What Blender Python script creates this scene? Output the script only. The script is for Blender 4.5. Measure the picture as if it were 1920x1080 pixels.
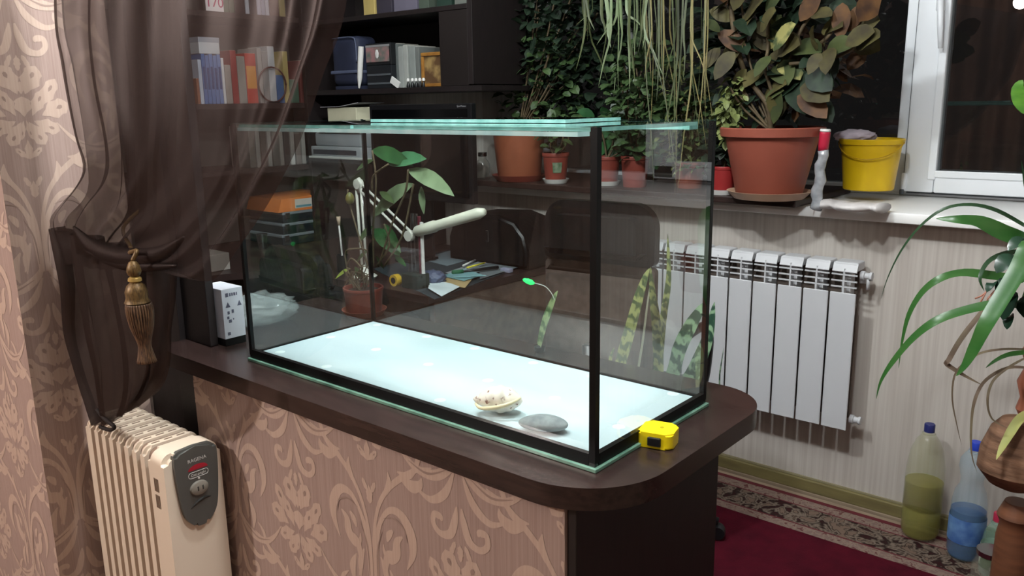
import bpy, bmesh, math, random
from mathutils import Vector, Matrix
random.seed(7)
R = random.uniform
C = bpy.context.scene.collection
for o in list(bpy.data.objects): bpy.data.objects.remove(o, do_unlink=True)
sc = bpy.context.scene
# ---------------------------------------------------------------- camera
YAW, PITCH, ROLL, F = -0.7038, -0.2194, -0.0153, 1562.0
CAM = Vector((1.723, -1.055, 1.417))
fw = Vector((math.sin(YAW)*math.cos(PITCH), math.cos(YAW)*math.cos(PITCH), math.sin(PITCH)))
rt = Vector((math.cos(YAW), -math.sin(YAW), 0)); up = rt.cross(fw)
rt2 = rt*math.cos(ROLL)+up*math.sin(ROLL); up2 = -rt*math.sin(ROLL)+up*math.cos(ROLL)
cd = bpy.data.cameras.new('camera'); cam = bpy.data.objects.new('camera', cd); C.objects.link(cam)
M3 = Matrix((rt2, up2, -fw)).transposed().to_4x4(); M3.translation = CAM
cam.matrix_world = M3
cd.sensor_width = 36; cd.lens = F/1920*36; cd.clip_start = 0.02
sc.camera = cam
def at(x, y, X=None, Y=None, Z=None):
    """photo pixel -> world point on the plane X=, Y= or Z="""
    d = fw + rt2*((x-960)/F) - up2*((y-540)/F)
    if X is not None: t = (X-CAM.x)/d.x
    elif Y is not None: t = (Y-CAM.y)/d.y
    else: t = (Z-CAM.z)/d.z
    return CAM + d*t
# ---------------------------------------------------------------- world, exposure
vs = sc.view_settings
vs.view_transform = 'Standard'; vs.look = 'None'; vs.gamma = 1; vs.use_curve_mapping = False
vs.exposure = 0.9
w = bpy.data.worlds.new('night'); sc.world = w; w.use_nodes = True
w.node_tree.nodes['Background'].inputs[0].default_value = (0.0045, 0.004, 0.004, 1)
w.node_tree.nodes['Background'].inputs[1].default_value = 1
try:
    sc.cycles.transparent_max_bounces = 40
    sc.cycles.max_bounces = 10
except Exception: pass
# ---------------------------------------------------------------- lamps (a three-arm ceiling lamp, a lamp in the near room)
def point(name, loc, power, col, r=0.05):
    l = bpy.data.lights.new(name, 'POINT'); l.energy = power; l.color = col; l.shadow_soft_size = r
    o = bpy.data.objects.new(name, l); o.location = loc; C.objects.link(o); return o
point('ceiling_bulb', (0.37, -0.02, 2.38), 38, (0.93, 0.98, 1.0))
point('ceiling_bulb', (1.15, -0.10, 2.38), 34, (0.93, 0.98, 1.0))
point('desk_ceiling_bulb', (-0.6, 0.9, 2.42), 8, (0.93, 0.98, 1.0))
point('near_room_bulb', (-1.15, -2.5, 2.25), 92, (1.0, 0.91, 0.855), 0.05)
point('near_room_bulb', (.36, -2.3, 2.12), 8, (1.0, 0.91, 0.855), 0.05)

# ---------------------------------------------------------------- materials
def S(r, g, b):
    f = lambda c: ((c/255+0.055)/1.055)**2.4 if c/255 > 0.04045 else c/255/12.92
    return (f(r), f(g), f(b), 1)
MATS = {}
def mat(name, col, rough=0.6, metal=0.0, spec=0.5, col2=None, scale=8, stretch=(1,1,1), detail=3, lo=0.35, hi=0.65,
        bump=0.0, bscale=None, emit=None, estr=0, alpha=1, trans=0, ior=1.45, coat=0, sheen=0, sub=0):
    if name in MATS: return MATS[name]
    m = bpy.data.materials.new(name); m.use_nodes = True; nt = m.node_tree; b = nt.nodes['Principled BSDF']
    b.inputs['Base Color'].default_value = col; b.inputs['Roughness'].default_value = rough
    b.inputs['Metallic'].default_value = metal; b.inputs['Specular IOR Level'].default_value = spec
    b.inputs['IOR'].default_value = ior
    b.inputs['Alpha'].default_value = alpha; b.inputs['Transmission Weight'].default_value = trans
    b.inputs['Coat Weight'].default_value = coat
    tc = nt.nodes.new('ShaderNodeTexCoord'); mp = nt.nodes.new('ShaderNodeMapping')
    nt.links.new(tc.outputs['Object'], mp.inputs[0]); mp.inputs['Scale'].default_value = stretch
    n = nt.nodes.new('ShaderNodeTexNoise'); n.inputs['Scale'].default_value = scale; n.inputs['Detail'].default_value = detail
    nt.links.new(mp.outputs[0], n.inputs['Vector'])
    cr = nt.nodes.new('ShaderNodeValToRGB'); cr.color_ramp.elements[0].position = lo; cr.color_ramp.elements[1].position = hi
    c2 = col2 or tuple(c*0.86 for c in col[:3])+(1,)
    cr.color_ramp.elements[0].color = c2; cr.color_ramp.elements[1].color = col
    nt.links.new(n.outputs['Fac'], cr.inputs[0]); nt.links.new(cr.outputs[0], b.inputs['Base Color'])
    if bump:
        n2 = nt.nodes.new('ShaderNodeTexNoise'); n2.inputs['Scale'].default_value = bscale or scale*3
        nt.links.new(mp.outputs[0], n2.inputs['Vector'])
        bp = nt.nodes.new('ShaderNodeBump'); bp.inputs['Strength'].default_value = bump; bp.inputs['Distance'].default_value = 0.004
        nt.links.new(n2.outputs['Fac'], bp.inputs['Height']); nt.links.new(bp.outputs[0], b.inputs['Normal'])
    if emit:
        b.inputs['Emission Color'].default_value = emit; b.inputs['Emission Strength'].default_value = estr
    MATS[name] = m; return m
def pane_mat(name, tint, refl=1.9, haze=0.0):
    """thin clear pane: transparent, mirror-like by Fresnel on the faces that look outwards"""
    m = bpy.data.materials.new(name); m.use_nodes = True; nt = m.node_tree; nt.nodes.clear()
    out = nt.nodes.new('ShaderNodeOutputMaterial'); mx = nt.nodes.new('ShaderNodeMixShader')
    tr = nt.nodes.new('ShaderNodeBsdfTransparent'); tr.inputs[0].default_value = tint
    gl = nt.nodes.new('ShaderNodeBsdfGlossy'); gl.inputs['Roughness'].default_value = 0.0; gl.inputs[0].default_value = (1,1,1,1)
    fr = nt.nodes.new('ShaderNodeFresnel'); fr.inputs[0].default_value = 1.5
    ge = nt.nodes.new('ShaderNodeNewGeometry'); ma = nt.nodes.new('ShaderNodeMath'); ma.operation = 'SUBTRACT'; ma.inputs[0].default_value = 1
    mu = nt.nodes.new('ShaderNodeMath'); mu.operation = 'MULTIPLY'; m2 = nt.nodes.new('ShaderNodeMath'); m2.operation = 'MULTIPLY'; m2.inputs[1].default_value = refl; m2.use_clamp = True
    nt.links.new(ge.outputs['Backfacing'], ma.inputs[1]); nt.links.new(fr.outputs[0], mu.inputs[0]); nt.links.new(ma.outputs[0], mu.inputs[1])
    nt.links.new(mu.outputs[0], m2.inputs[0]); nt.links.new(m2.outputs[0], mx.inputs[0])
    nt.links.new(tr.outputs[0], mx.inputs[1]); nt.links.new(gl.outputs[0], mx.inputs[2]); nt.links.new(mx.outputs[0], out.inputs[0])
    return m
def sheer_mat(name, col, opac, scale=300):
    m = bpy.data.materials.new(name); m.use_nodes = True; nt = m.node_tree; nt.nodes.clear()
    out = nt.nodes.new('ShaderNodeOutputMaterial'); mx = nt.nodes.new('ShaderNodeMixShader')
    tr = nt.nodes.new('ShaderNodeBsdfTransparent'); tr.inputs[0].default_value = (1, .97, .95, 1)
    df = nt.nodes.new('ShaderNodeBsdfDiffuse'); df.inputs[0].default_value = col
    tl = nt.nodes.new('ShaderNodeBsdfTranslucent'); tl.inputs[0].default_value = col
    gs = nt.nodes.new('ShaderNodeBsdfGlossy'); gs.inputs[0].default_value = (.6,.5,.48,1); gs.inputs['Roughness'].default_value = 0.45
    a = nt.nodes.new('ShaderNodeMixShader'); a.inputs[0].default_value = 0.3
    a2 = nt.nodes.new('ShaderNodeMixShader'); a2.inputs[0].default_value = 0.08
    nt.links.new(df.outputs[0], a.inputs[1]); nt.links.new(tl.outputs[0], a.inputs[2])
    nt.links.new(a.outputs[0], a2.inputs[1]); nt.links.new(gs.outputs[0], a2.inputs[2])
    tc = nt.nodes.new('ShaderNodeTexCoord'); n = nt.nodes.new('ShaderNodeTexNoise'); n.inputs['Scale'].default_value = 9; n.inputs['Detail'].default_value = 4
    nt.links.new(tc.outputs['Object'], n.inputs['Vector'])
    mr = nt.nodes.new('ShaderNodeMapRange'); mr.inputs['To Min'].default_value = opac-0.10; mr.inputs['To Max'].default_value = opac+0.10
    nt.links.new(n.outputs['Fac'], mr.inputs['Value']); nt.links.new(mr.outputs[0], mx.inputs[0])
    nt.links.new(tr.outputs[0], mx.inputs[1]); nt.links.new(a2.outputs[0], mx.inputs[2]); nt.links.new(mx.outputs[0], out.inputs[0])
    return m
def banded_leaf(name, c1, c2, scale=14, axis='Z'):
    m = bpy.data.materials.new(name); m.use_nodes = True; nt = m.node_tree; b = nt.nodes['Principled BSDF']
    tc = nt.nodes.new('ShaderNodeTexCoord'); wv = nt.nodes.new('ShaderNodeTexWave'); wv.bands_direction = axis
    wv.inputs['Scale'].default_value = scale; wv.inputs['Distortion'].default_value = 7; wv.inputs['Detail'].default_value = 3; wv.inputs['Detail Scale'].default_value = 4
    nt.links.new(tc.outputs['Object'], wv.inputs['Vector'])
    cr = nt.nodes.new('ShaderNodeValToRGB'); cr.color_ramp.elements[0].color = c1; cr.color_ramp.elements[1].color = c2
    cr.color_ramp.elements[0].position = .25; cr.color_ramp.elements[1].position = .8
    nt.links.new(wv.outputs['Fac'], cr.inputs[0]); nt.links.new(cr.outputs[0], b.inputs['Base Color'])
    b.inputs['Roughness'].default_value = .45
    return m
# ---------------------------------------------------------------- object helpers
ORG = {}
def link(name, me, m, parent=None, org=None):
    o = bpy.data.objects.new(name, me); C.objects.link(o)
    if m is not None:
        for mm in (m if isinstance(m, (list, tuple)) else [m]): me.materials.append(mm)
    if parent is not None:
        po = ORG[parent.name]; o.parent = parent
        me.transform(Matrix.Translation(-po)); ORG[o.name] = po
    else:
        if org is None:
            co = [v.co for v in me.vertices]
            org = Vector(((min(c.x for c in co)+max(c.x for c in co))/2, (min(c.y for c in co)+max(c.y for c in co))/2, min(c.z for c in co)))
        me.transform(Matrix.Translation(-Vector(org))); o.location = org; ORG[o.name] = Vector(org)
    return o
def bmobj(name, bm, m, parent=None, smooth=False, org=None):
    bmesh.ops.recalc_face_normals(bm, faces=bm.faces)
    me = bpy.data.meshes.new(name); bm.to_mesh(me); bm.free()
    if smooth:
        for p in me.polygons: p.use_smooth = True
        if smooth == 'auto':
            try: me.set_sharp_from_angle(angle=math.radians(38))
            except Exception: pass
    return link(name, me, m, parent, org)
def tag(o, label=None, cat=None, group=None, kind=None):
    if label: o['label'] = label
    if cat: o['category'] = cat
    if group: o['group'] = group
    if kind: o['kind'] = kind
    return o
def thing(name, loc, label, cat, group=None):
    o = bpy.data.objects.new(name, None); o.empty_display_size = .05; C.objects.link(o); o.location = loc; ORG[o.name] = Vector(loc)
    return tag(o, label, cat, group)
def add_box(bm, x0, x1, y0, y1, z0, z1, bev=0, rot=None, piv=None, seg=2):
    r = bmesh.ops.create_cube(bm, size=1); vs_ = r['verts']
    for v in vs_:
        v.co = Vector(((x0+x1)/2+v.co.x*(x1-x0), (y0+y1)/2+v.co.y*(y1-y0), (z0+z1)/2+v.co.z*(z1-z0)))
    if bev:
        es = list({e for v in vs_ for e in v.link_edges})
        rr = bmesh.ops.bevel(bm, geom=es, offset=bev, segments=seg, affect='EDGES', profile=.5)
        vs_ = list({v for f in rr['faces'] for v in f.verts} | {v for v in vs_ if v.is_valid})
    if rot:
        piv = Vector(piv or ((x0+x1)/2, (y0+y1)/2, (z0+z1)/2))
        bmesh.ops.rotate(bm, verts=vs_, cent=piv, matrix=rot)
    return vs_
def box(name, x0, x1, y0, y1, z0, z1, m, parent=None, bev=0.002, rot=None, piv=None):
    bm = bmesh.new(); add_box(bm, x0, x1, y0, y1, z0, z1, bev, rot, piv)
    return bmobj(name, bm, m, parent, smooth='auto' if bev > .004 else False)
def add_prism(bm, pts, z0, z1, bev=0):
    vb = [bm.verts.new((p[0], p[1], z0)) for p in pts]; vt = [bm.verts.new((p[0], p[1], z1)) for p in pts]
    n = len(pts); bm.faces.new(vb[::-1]); ft = bm.faces.new(vt)
    for i in range(n): bm.faces.new((vb[i], vb[(i+1) % n], vt[(i+1) % n], vt[i]))
    return vb+vt
def rrect(x0, x1, y0, y1, r, n=8):
    if not isinstance(r, (list, tuple)): r = [r]*4
    out = []
    for (cx, cy, a0, rr) in ((x1-r[0], y0+r[0], -90, r[0]), (x1-r[1], y1-r[1], 0, r[1]), (x0+r[2], y1-r[2], 90, r[2]), (x0+r[3], y0+r[3], 180, r[3])):
        for i in range(n+1):
            a = math.radians(a0+90*i/n); out.append((cx+rr*math.cos(a), cy+rr*math.sin(a)))
    return out
def add_lathe(bm, prof, c, seg=28, ax=None, cap=True, sx=1, sy=1):
    """prof: list of (r, z). ax: optional axis vector"""
    rings = []
    q = Vector((0,0,1)).rotation_difference(Vector(ax).normalized()) if ax is not None else None
    for r, z in prof:
        ring = []
        for i in range(seg):
            a = 2*math.pi*i/seg; v = Vector((r*math.cos(a)*sx, r*math.sin(a)*sy, z))
            if q: v = q @ v
            ring.append(bm.verts.new(Vector(c)+v))
        rings.append(ring)
    for a, b in zip(rings, rings[1:]):
        for i in range(seg): bm.faces.new((a[i], a[(i+1) % seg], b[(i+1) % seg], b[i]))
    if cap:
        if prof[0][0] > 1e-5: bm.faces.new(rings[0][::-1])
        if prof[-1][0] > 1e-5: bm.faces.new(rings[-1])
def lathe(name, prof, c, m, parent=None, seg=28, ax=None, cap=True, smooth='auto', **k):
    bm = bmesh.new(); add_lathe(bm, prof, c, seg, ax, cap, **k); bmesh.ops.remove_doubles(bm, verts=bm.verts, dist=1e-6)
    return bmobj(name, bm, m, parent, smooth)
def cr(pts, n=6):
    """Catmull-Rom through points (tuples of any length)"""
    pts = [tuple(p) for p in pts]
    if len(pts) < 3: n = max(n, 1)
    P = [pts[0]]+pts+[pts[-1]]; out = []
    for i in range(1, len(P)-2):
        for k in range(n):
            t = k/n; a, b, c, d = P[i-1], P[i], P[i+1], P[i+2]
            out.append(tuple(0.5*((2*b[j])+(-a[j]+c[j])*t+(2*a[j]-5*b[j]+4*c[j]-d[j])*t*t+(-a[j]+3*b[j]-3*c[j]+d[j])*t**3) for j in range(len(b))))
    out.append(pts[-1]); return out
def add_tube(bm, pts, r, seg=8):
    pts = [Vector(p) for p in pts]; n = len(pts); rings = []
    nrm = None
    for i, p in enumerate(pts):
        d = (pts[min(i+1, n-1)]-pts[max(i-1, 0)]); d = d.normalized() if d.length > 0 else Vector((0,0,1))
        if nrm is None: nrm = d.orthogonal().normalized()
        nrm = (nrm-d*nrm.dot(d)); nrm = nrm.normalized() if nrm.length > 1e-6 else d.orthogonal().normalized()
        b = d.cross(nrm); rr = r[i] if isinstance(r, (list, tuple)) else r
        rings.append([bm.verts.new(p+(nrm*math.cos(2*math.pi*k/seg)+b*math.sin(2*math.pi*k/seg))*rr) for k in range(seg)])
    for a, b in zip(rings, rings[1:]):
        for k in range(seg): bm.faces.new((a[k], a[(k+1) % seg], b[(k+1) % seg], b[k]))
    bm.faces.new(rings[0][::-1]); bm.faces.new(rings[-1])
def tube(name, pts, r, m, parent=None, seg=8):
    bm = bmesh.new(); add_tube(bm, pts, r, seg); return bmobj(name, bm, m, parent, True)
LEAFP = {'oval': [(0,.06),(.12,.5),(.3,.9),(.5,1),(.7,.85),(.87,.5),(1,.03)],
         'lance': [(0,.1),(.15,.55),(.35,.95),(.55,1),(.75,.7),(.9,.33),(1,.02)],
         'round': [(0,.1),(.08,.55),(.25,.92),(.5,1),(.75,.95),(.92,.6),(1,.1)],
         'strap': [(0,.55),(.1,.85),(.25,1),(.5,.95),(.75,.65),(.9,.3),(1,.03)],
         'sword': [(0,.7),(.2,.95),(.45,1),(.7,.8),(.88,.45),(1,.03)]}
def prof_at(pr, t):
    for (a, wa), (b, wb) in zip(pr, pr[1:]):
        if t <= b: return wa+(wb-wa)*(t-a)/(b-a)
    return pr[-1][1]
def add_leaf(bm, spine, w, kind='oval', face=None, fold=.18, nper=3, wave=0):
    """a leaf blade along a spine of points, w half-width, folded slightly on the midrib"""
    sp = [Vector(p) for p in cr(spine, nper)]; n = len(sp); pr = LEAFP[kind]; rows = []
    for i, p in enumerate(sp):
        t = i/(n-1); d = (sp[min(i+1, n-1)]-sp[max(i-1, 0)]).normalized()
        f = Vector(face) if face is not None else Vector((0, -.3, 1))
        s = d.cross(f)
        s = s.normalized() if s.length > .05 else d.orthogonal().normalized()
        nn = s.cross(d); ww = w*prof_at(pr, t)
        wv = math.sin(t*17)*wave*ww
        rows.append([bm.verts.new(p-s*ww+nn*(ww*fold+wv)), bm.verts.new(p), bm.verts.new(p+s*ww+nn*(ww*fold-wv))])
    for a, b in zip(rows, rows[1:]):
        bm.faces.new((a[0], a[1], b[1], b[0])); bm.faces.new((a[1], a[2], b[2], b[1]))
def leaf(name, spine, w, m, parent=None, kind='oval', face=None, fold=.18, nper=3, wave=0):
    bm = bmesh.new(); add_leaf(bm, spine, w, kind, face, fold, nper, wave)
    me = bpy.data.meshes.new(name); bm.to_mesh(me); bm.free()
    for p in me.polygons: p.use_smooth = True
    return link(name, me, m, parent)
def text(name, s, size, loc, xdir, ydir, m, parent, depth=0.0004, align='CENTER', shear=0):
    cu = bpy.data.curves.new(name, 'FONT'); cu.body = s; cu.size = size; cu.extrude = depth; cu.align_x = align; cu.align_y = 'CENTER'; cu.shear = shear
    t = bpy.data.objects.new(name, cu); C.objects.link(t); bpy.context.view_layer.update()
    me = bpy.data.meshes.new_from_object(t.evaluated_get(bpy.context.evaluated_depsgraph_get())); bpy.data.objects.remove(t)
    xd = Vector(xdir).normalized(); yd = Vector(ydir).normalized(); zd = xd.cross(yd)
    mm = Matrix((xd, yd, zd)).transposed().to_4x4(); mm.translation = Vector(loc); me.transform(mm)
    me.materials.clear(); return link(name, me, m, parent)
def struct(o): return tag(o, kind='structure')

# ================================================================ materials table
wp_far = mat('pale_striped_wallpaper', S(196,190,182), .75, col2=S(180,172,164), scale=3, stretch=(26,26,.4), detail=4)
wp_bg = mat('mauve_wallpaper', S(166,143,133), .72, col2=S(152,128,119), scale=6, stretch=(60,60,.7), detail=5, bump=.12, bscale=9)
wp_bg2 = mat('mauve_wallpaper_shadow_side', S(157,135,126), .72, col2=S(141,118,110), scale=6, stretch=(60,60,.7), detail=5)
wp_fig = mat('beige_damask_print', S(190,166,151), .6, col2=S(182,157,142), scale=5, stretch=(40,40,1))
wp_line = mat('damask_dark_lines', S(156,132,121), .7)  # darker accents printed in the damask
dark_wood = mat('dark_wenge', S(52,36,32), .42, col2=S(38,26,24), scale=5, stretch=(3,30,30), detail=6, spec=.5)
dark_wood_top = mat('dark_wenge_laminate', S(54,40,37), .27, col2=S(40,29,27), scale=4, stretch=(2.5,22,22), detail=6, spec=.5)
black_wood = mat('blackbrown_panel', S(31,24,24), .5, col2=S(24,19,19), scale=5, stretch=(20,20,2))
shelf_wood = mat('shelf_wenge', S(58,44,40), .5, col2=S(44,33,31), scale=5, stretch=(2,14,20))
desk_haze = mat('desk_side_brown_haze', S(98,82,72), .6, col2=S(78,64,57), scale=26, detail=6)  # mottled brown puts the haze reflected in the glass into the panels
white_pvc = mat('white_pvc', S(232,236,240), .35, col2=S(228,232,236), scale=2)
sill_white = mat('white_sill', S(242,242,240), .3, col2=S(236,236,234), scale=2)
white_enamel = mat('white_enamel', S(200,202,205), .4, col2=S(195,197,200), scale=2)
olive = mat('olive_skirting', S(122,112,72), .55, col2=S(108,98,64), scale=6, stretch=(1,8,8))
beige_floor = mat('beige_laminate', S(150,132,112), .5, col2=S(132,114,96), scale=5, stretch=(1,12,1))
parquet = mat('brown_parquet', S(128,100,80), .5, col2=S(100,76,60), scale=5, stretch=(1,10,1), detail=6)
ceil_m = mat('ceiling_white', S(215,212,208), .8)
black_m = mat('black_silicone', S(7,8,9), .4, col2=S(5,6,7), spec=.25)
black_plastic = mat('black_plastic', S(24,25,27), .35)
leather = mat('black_leather', S(14,14,15), .36, spec=.35, col2=S(10,10,11), scale=30, bump=.25, bscale=60)
terracotta = mat('terracotta_plastic', S(146,78,62), .5, col2=S(136,71,56), scale=6)
terra_dark = mat('dark_terracotta', S(140,60,48), .5, col2=S(122,52,42), scale=8)
orange_pot_m = mat('orange_terracotta', S(160,92,64), .5, col2=S(148,82,57), scale=8)
saucer_m = mat('cream_saucer', S(206,172,144), .45)
white_pl = mat('white_plastic', S(220,220,216), .35)
soil = mat('soil', S(50,38,30), .95, col2=S(30,24,20), scale=40, bump=.6)
metal = mat('steel', S(170,170,172), .25, metal=1)
chrome = mat('chrome', S(210,210,214), .12, metal=1)

# ================================================================ STRUCTURE
bm = bmesh.new(); add_box(bm, -3.2, 4, -4.5, 2.3, -.08, -.008); floor = struct(bmobj('floor', bm, parquet))
FZ = -.008
bm = bmesh.new(); add_box(bm, -3.2, 4.1, -4.6, 2.4, 2.6, 2.68); struct(bmobj('ceiling', bm, ceil_m))
wall_w = struct(box('wall_window', -2.15, 4, 1.8, 1.95, FZ, 1.03, wp_far, bev=0))
box('wall_left_part', -2.15, -.86, 1.8, 2.3, 1.03, 2.6, wp_far, wall_w, bev=0)
box('wall_under_sill', -.86, 4, 1.95, 2.3, FZ, 1.03, wp_far, wall_w, bev=0)
box('wall_above_window', -.86, 4, 1.8, 2.3, 2.4, 2.6, wp_far, wall_w, bev=0)
box('wall_right_part', 3.2, 4, 1.8, 2.3, 1.03, 2.4, wp_far, wall_w, bev=0)
struct(box('wall_left', -2.15, -2.05, -.02, 1.8, FZ, 2.6, wp_far, bev=0))
struct(box('wall_right', 4.0, 4.1, -4.5, 2.3, FZ, 2.6, wp_far, bev=0))
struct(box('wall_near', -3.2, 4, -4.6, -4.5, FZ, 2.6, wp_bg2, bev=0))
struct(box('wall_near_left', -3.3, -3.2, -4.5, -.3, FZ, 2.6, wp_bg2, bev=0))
PX, PY = -.5, -.315
pier = struct(box('wall_divider', -3.2, PX, PY, -.02, FZ, 2.6, wp_bg, bev=0))
# skirting: olive top strip over a beige plinth
bb = struct(box('baseboard_window', -2.05, 4, 1.782, 1.8, 0.008, .052, olive, bev=.003))
box('plinth', -2.05, 4, 1.776, 1.8, FZ, .008, beige_floor, bb, bev=.001)
struct(box('trim_1', -2.05, 4, 1.795, 1.8, .052, .06, mat('skirting_edge', S(150,140,112), .5), bev=.001))

# ---- damask print --------------------------------------------------------
def teardrop(p0, p1, w, n=9, lob=.18):
    p0 = Vector(p0); p1 = Vector(p1); d = p1-p0; L = d.length; d.normalize(); s = Vector((-d.y, d.x)); out = []
    for side in (1, -1):
        ks = range(n+1) if side == 1 else range(n-1, 0, -1)
        for k in ks:
            t = k/n; ww = w/2*(math.sin(math.pi*min(1, t**1.35)))**.75*(1+lob*math.cos(t*15))
            out.append(tuple(p0+d*L*t+s*side*ww))
    return out
def stroke(pts, n=5):
    """pts: (x, z, width) -> outline polygons (quads)"""
    sp = cr(pts, n); L = []; Rr = []
    for i, p in enumerate(sp):
        a = sp[max(i-1, 0)]; b = sp[min(i+1, len(sp)-1)]; d = Vector((b[0]-a[0], b[1]-a[1])); d.normalize()
        w_ = max(p[2], .0008)/2; L.append((p[0]-d.y*w_, p[1]+d.x*w_)); Rr.append((p[0]+d.y*w_, p[1]-d.x*w_))
    return [[L[i], L[i+1], Rr[i+1], Rr[i]] for i in range(len(sp)-1)]
def motif():
    A, B = [], []      # light figure polygons, dark line polygons (left half; mirrored below)
    fy = .153
    pet = [((-.008,.055),(-.040,.122),.046), ((-.036,.022),(-.082,.092),.034), ((-.040,.004),(-.104,.034),.044), ((-.018,.004),(-.050,.064),.030),
           ((-.020,-.008),(-.078,-.034),.034), ((-.008,-.010),(-.040,-.066),.036), ((-.003,-.006),(-.012,-.052),.013), ((-.003,-.098),(-.030,-.072),.014)]
    for a, b, w_ in pet:
        a = (a[0], a[1]+fy); b = (b[0], b[1]+fy); A.append(teardrop(a, b, w_))
        c0 = (a[0]*.45+b[0]*.55, a[1]*.45+b[1]*.55); c1 = (a[0]*.22+b[0]*.78, a[1]*.22+b[1]*.78)
        B.append(teardrop(c0, c1, w_*.22, 6))
    cen = [((0,fy+.002),(0,fy+.050),.040), ((0,fy+.112),(0,fy+.142),.016), ((0,fy-.052),(0,fy-.100),.018), ((0,fy+.055),(0,fy+.085),.020),
           ((0,.002),(0,-.040),.020), ((0,.300),(0,.262),.012)]
    A2 = [teardrop(a, b, w_) for a, b, w_ in cen]
    A.append(teardrop((-.004,-.018),(-.020,.012),.012)); A.append(teardrop((-.03,.262+.0),(-.012,.30),.012))
    ST = [
      [(-.008,-.225,.012),(-.012,-.13,.018),(-.030,-.072,.011),(-.060,-.036,.014),(-.095,-.036,.022),(-.120,-.070,.026),(-.122,-.110,.018),(-.104,-.150,.002)],
      [(-.095,-.082,.004),(-.078,-.098,.018),(-.074,-.126,.024),(-.055,-.146,.020),(-.038,-.134,.010),(-.036,-.118,.002)],
      [(-.066,-.078,.006),(-.054,-.092,.016),(-.048,-.108,.004)],
      [(-.004,-.225,.005),(-.006,-.12,.008),(-.024,-.044,.010),(-.055,.006,.012),(-.095,.042,.014),(-.140,.072,.010),(-.185,.090,.003)],
      [(-.050,-.002,.012),(-.062,.022,.016),(-.060,.046,.002)],
      [(-.100,.045,.012),(-.128,.036,.026),(-.150,.046,.018),(-.156,.062,.002)],
      [(-.140,.070,.01),(-.150,.10,.012),(-.170,.118,.002)],
      [(-.026,-.150,.004),(-.040,-.185,.018),(-.042,-.225,.002)],
      [(-.052,-.170,.003),(-.068,-.205,.020),(-.062,-.245,.003)],
      [(-.004,-.205,.004),(-.020,-.235,.018),(-.060,-.262,.022),(-.110,-.262,.016),(-.150,-.236,.010),(-.180,-.200,.002)],
      [(-.010,-.240,.004),(-.035,-.290,.018),(-.075,-.315,.014),(-.115,-.300,.004)],
      [(-.110,-.262,.010),(-.135,-.285,.016),(-.165,-.285,.003)],
      [(-.006,.372,.004),(-.011,.345,.016),(-.024,.312,.018),(-.050,.304,.014),(-.068,.318,.013),(-.066,.338,.013),(-.050,.338,.015),(-.046,.330,.004)],
      [(-.205,.120,.003),(-.215,.16,.014),(-.205,.20,.018),(-.190,.215,.003)],
    ]
    for s in ST: A += stroke(s)
    LS = [[(-.040,-.060,.0),(-.070,-.05,.004),(-.100,-.062,.004),(-.108,-.09,.001)], [(-.012,-.205,.001),(-.016,-.14,.004),(-.034,-.09,.001)],
          [(-.03,-.243,.001),(-.08,-.264,.005),(-.13,-.252,.001)]]
    for s in LS: B += stroke(s)
    fl = lambda L: [[(-x, z) for x, z in p][::-1] for p in L]
    return A+fl(A)+A2, B+fl(B)
FIG, LIN = motif()
def damask(parent, org, ud, nrm, u0, u1, v0, v1, uph, vph, P=.505, H=.68):
    ud = Vector(ud); nrm = Vector(nrm); org = Vector(org)
    for L, m, off, nm in ((FIG, wp_fig, .0005, 'damask_print'), (LIN, wp_line, .0010, 'damask_lines')):
        bm = bmesh.new()
        for i in range(int((u0-uph)/(P/2))-2, int((u1-uph)/(P/2))+3):
            for j in range(int((v0-vph)/H)-2, int((v1-vph)/H)+3):
                cu = uph+i*P/2; cv = vph+j*H+(H/2 if i % 2 else 0)
                if cu+.26 < u0 or cu-.26 > u1 or cv+.4 < v0 or cv-.4 > v1: continue
                for k, p in enumerate(L):
                    try: bm.faces.new([bm.verts.new((cu+x, cv+z, -(k+1)*4e-7)) for x, z in p])
                    except Exception: pass
        for co, no in (((u0,0,0),(-1,0,0)), ((u1,0,0),(1,0,0)), ((0,v0,0),(0,-1,0)), ((0,v1,0),(0,1,0))):
            bmesh.ops.bisect_plane(bm, geom=bm.verts[:]+bm.edges[:]+bm.faces[:], plane_co=co, plane_no=no, clear_outer=True)
        bmesh.ops.triangulate(bm, faces=bm.faces, ngon_method='EAR_CLIP')
        for v in bm.verts:
            u, vv, dz = v.co; v.co = org+ud*u+Vector((0,0,vv))+nrm*(off-dz)
        me = bpy.data.meshes.new(nm); bm.to_mesh(me); bm.free()
        tag(link(nm, me, m, parent), kind='stuff')
damask(pier, (PX, 0, 0), (0,1,0), (1,0,0), PY, -.022, 0, 2.55, -.245, 1.245)
damask(pier, (0, PY, 0), (1,0,0), (0,-1,0), -1.6, PX, 0, 2.55, -.68, 1.06)

# ---- window ---------------------------------------------------------------
WY = 2.235
ws = struct(box('window_sill', -.85, 3.2, 1.72, WY+.02, 1.025, 1.0595, sill_white, bev=.006))
win = struct(box('window_1', -.86, 3.2, WY, WY+.07, 1.0595, 1.095, white_pvc, bev=.004))
seal = mat('grey_gasket', S(80,84,88), .6)
def wpart(n, *a, m=white_pvc, bev=.004): return box(n, *a, m, win, bev=bev)
wpart('frame_left', -.86, -.79, WY, WY+.07, 1.095, 2.4); wpart('frame_top', -.86, 3.2, WY, WY+.07, 2.33, 2.4); wpart('frame_right', 3.13, 3.2, WY, WY+.07, 1.095, 2.33)
wpart('mullion', .800, .868, WY-.004, WY+.07, 1.07, 2.4)
wpart('sash_left', .845, .947, WY-.045, WY+.03, 1.078, 2.36, bev=.007)
wpart('sash_bottom', .947, 2.2, WY-.045, WY+.03, 1.078, 1.152, bev=.007)
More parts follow.
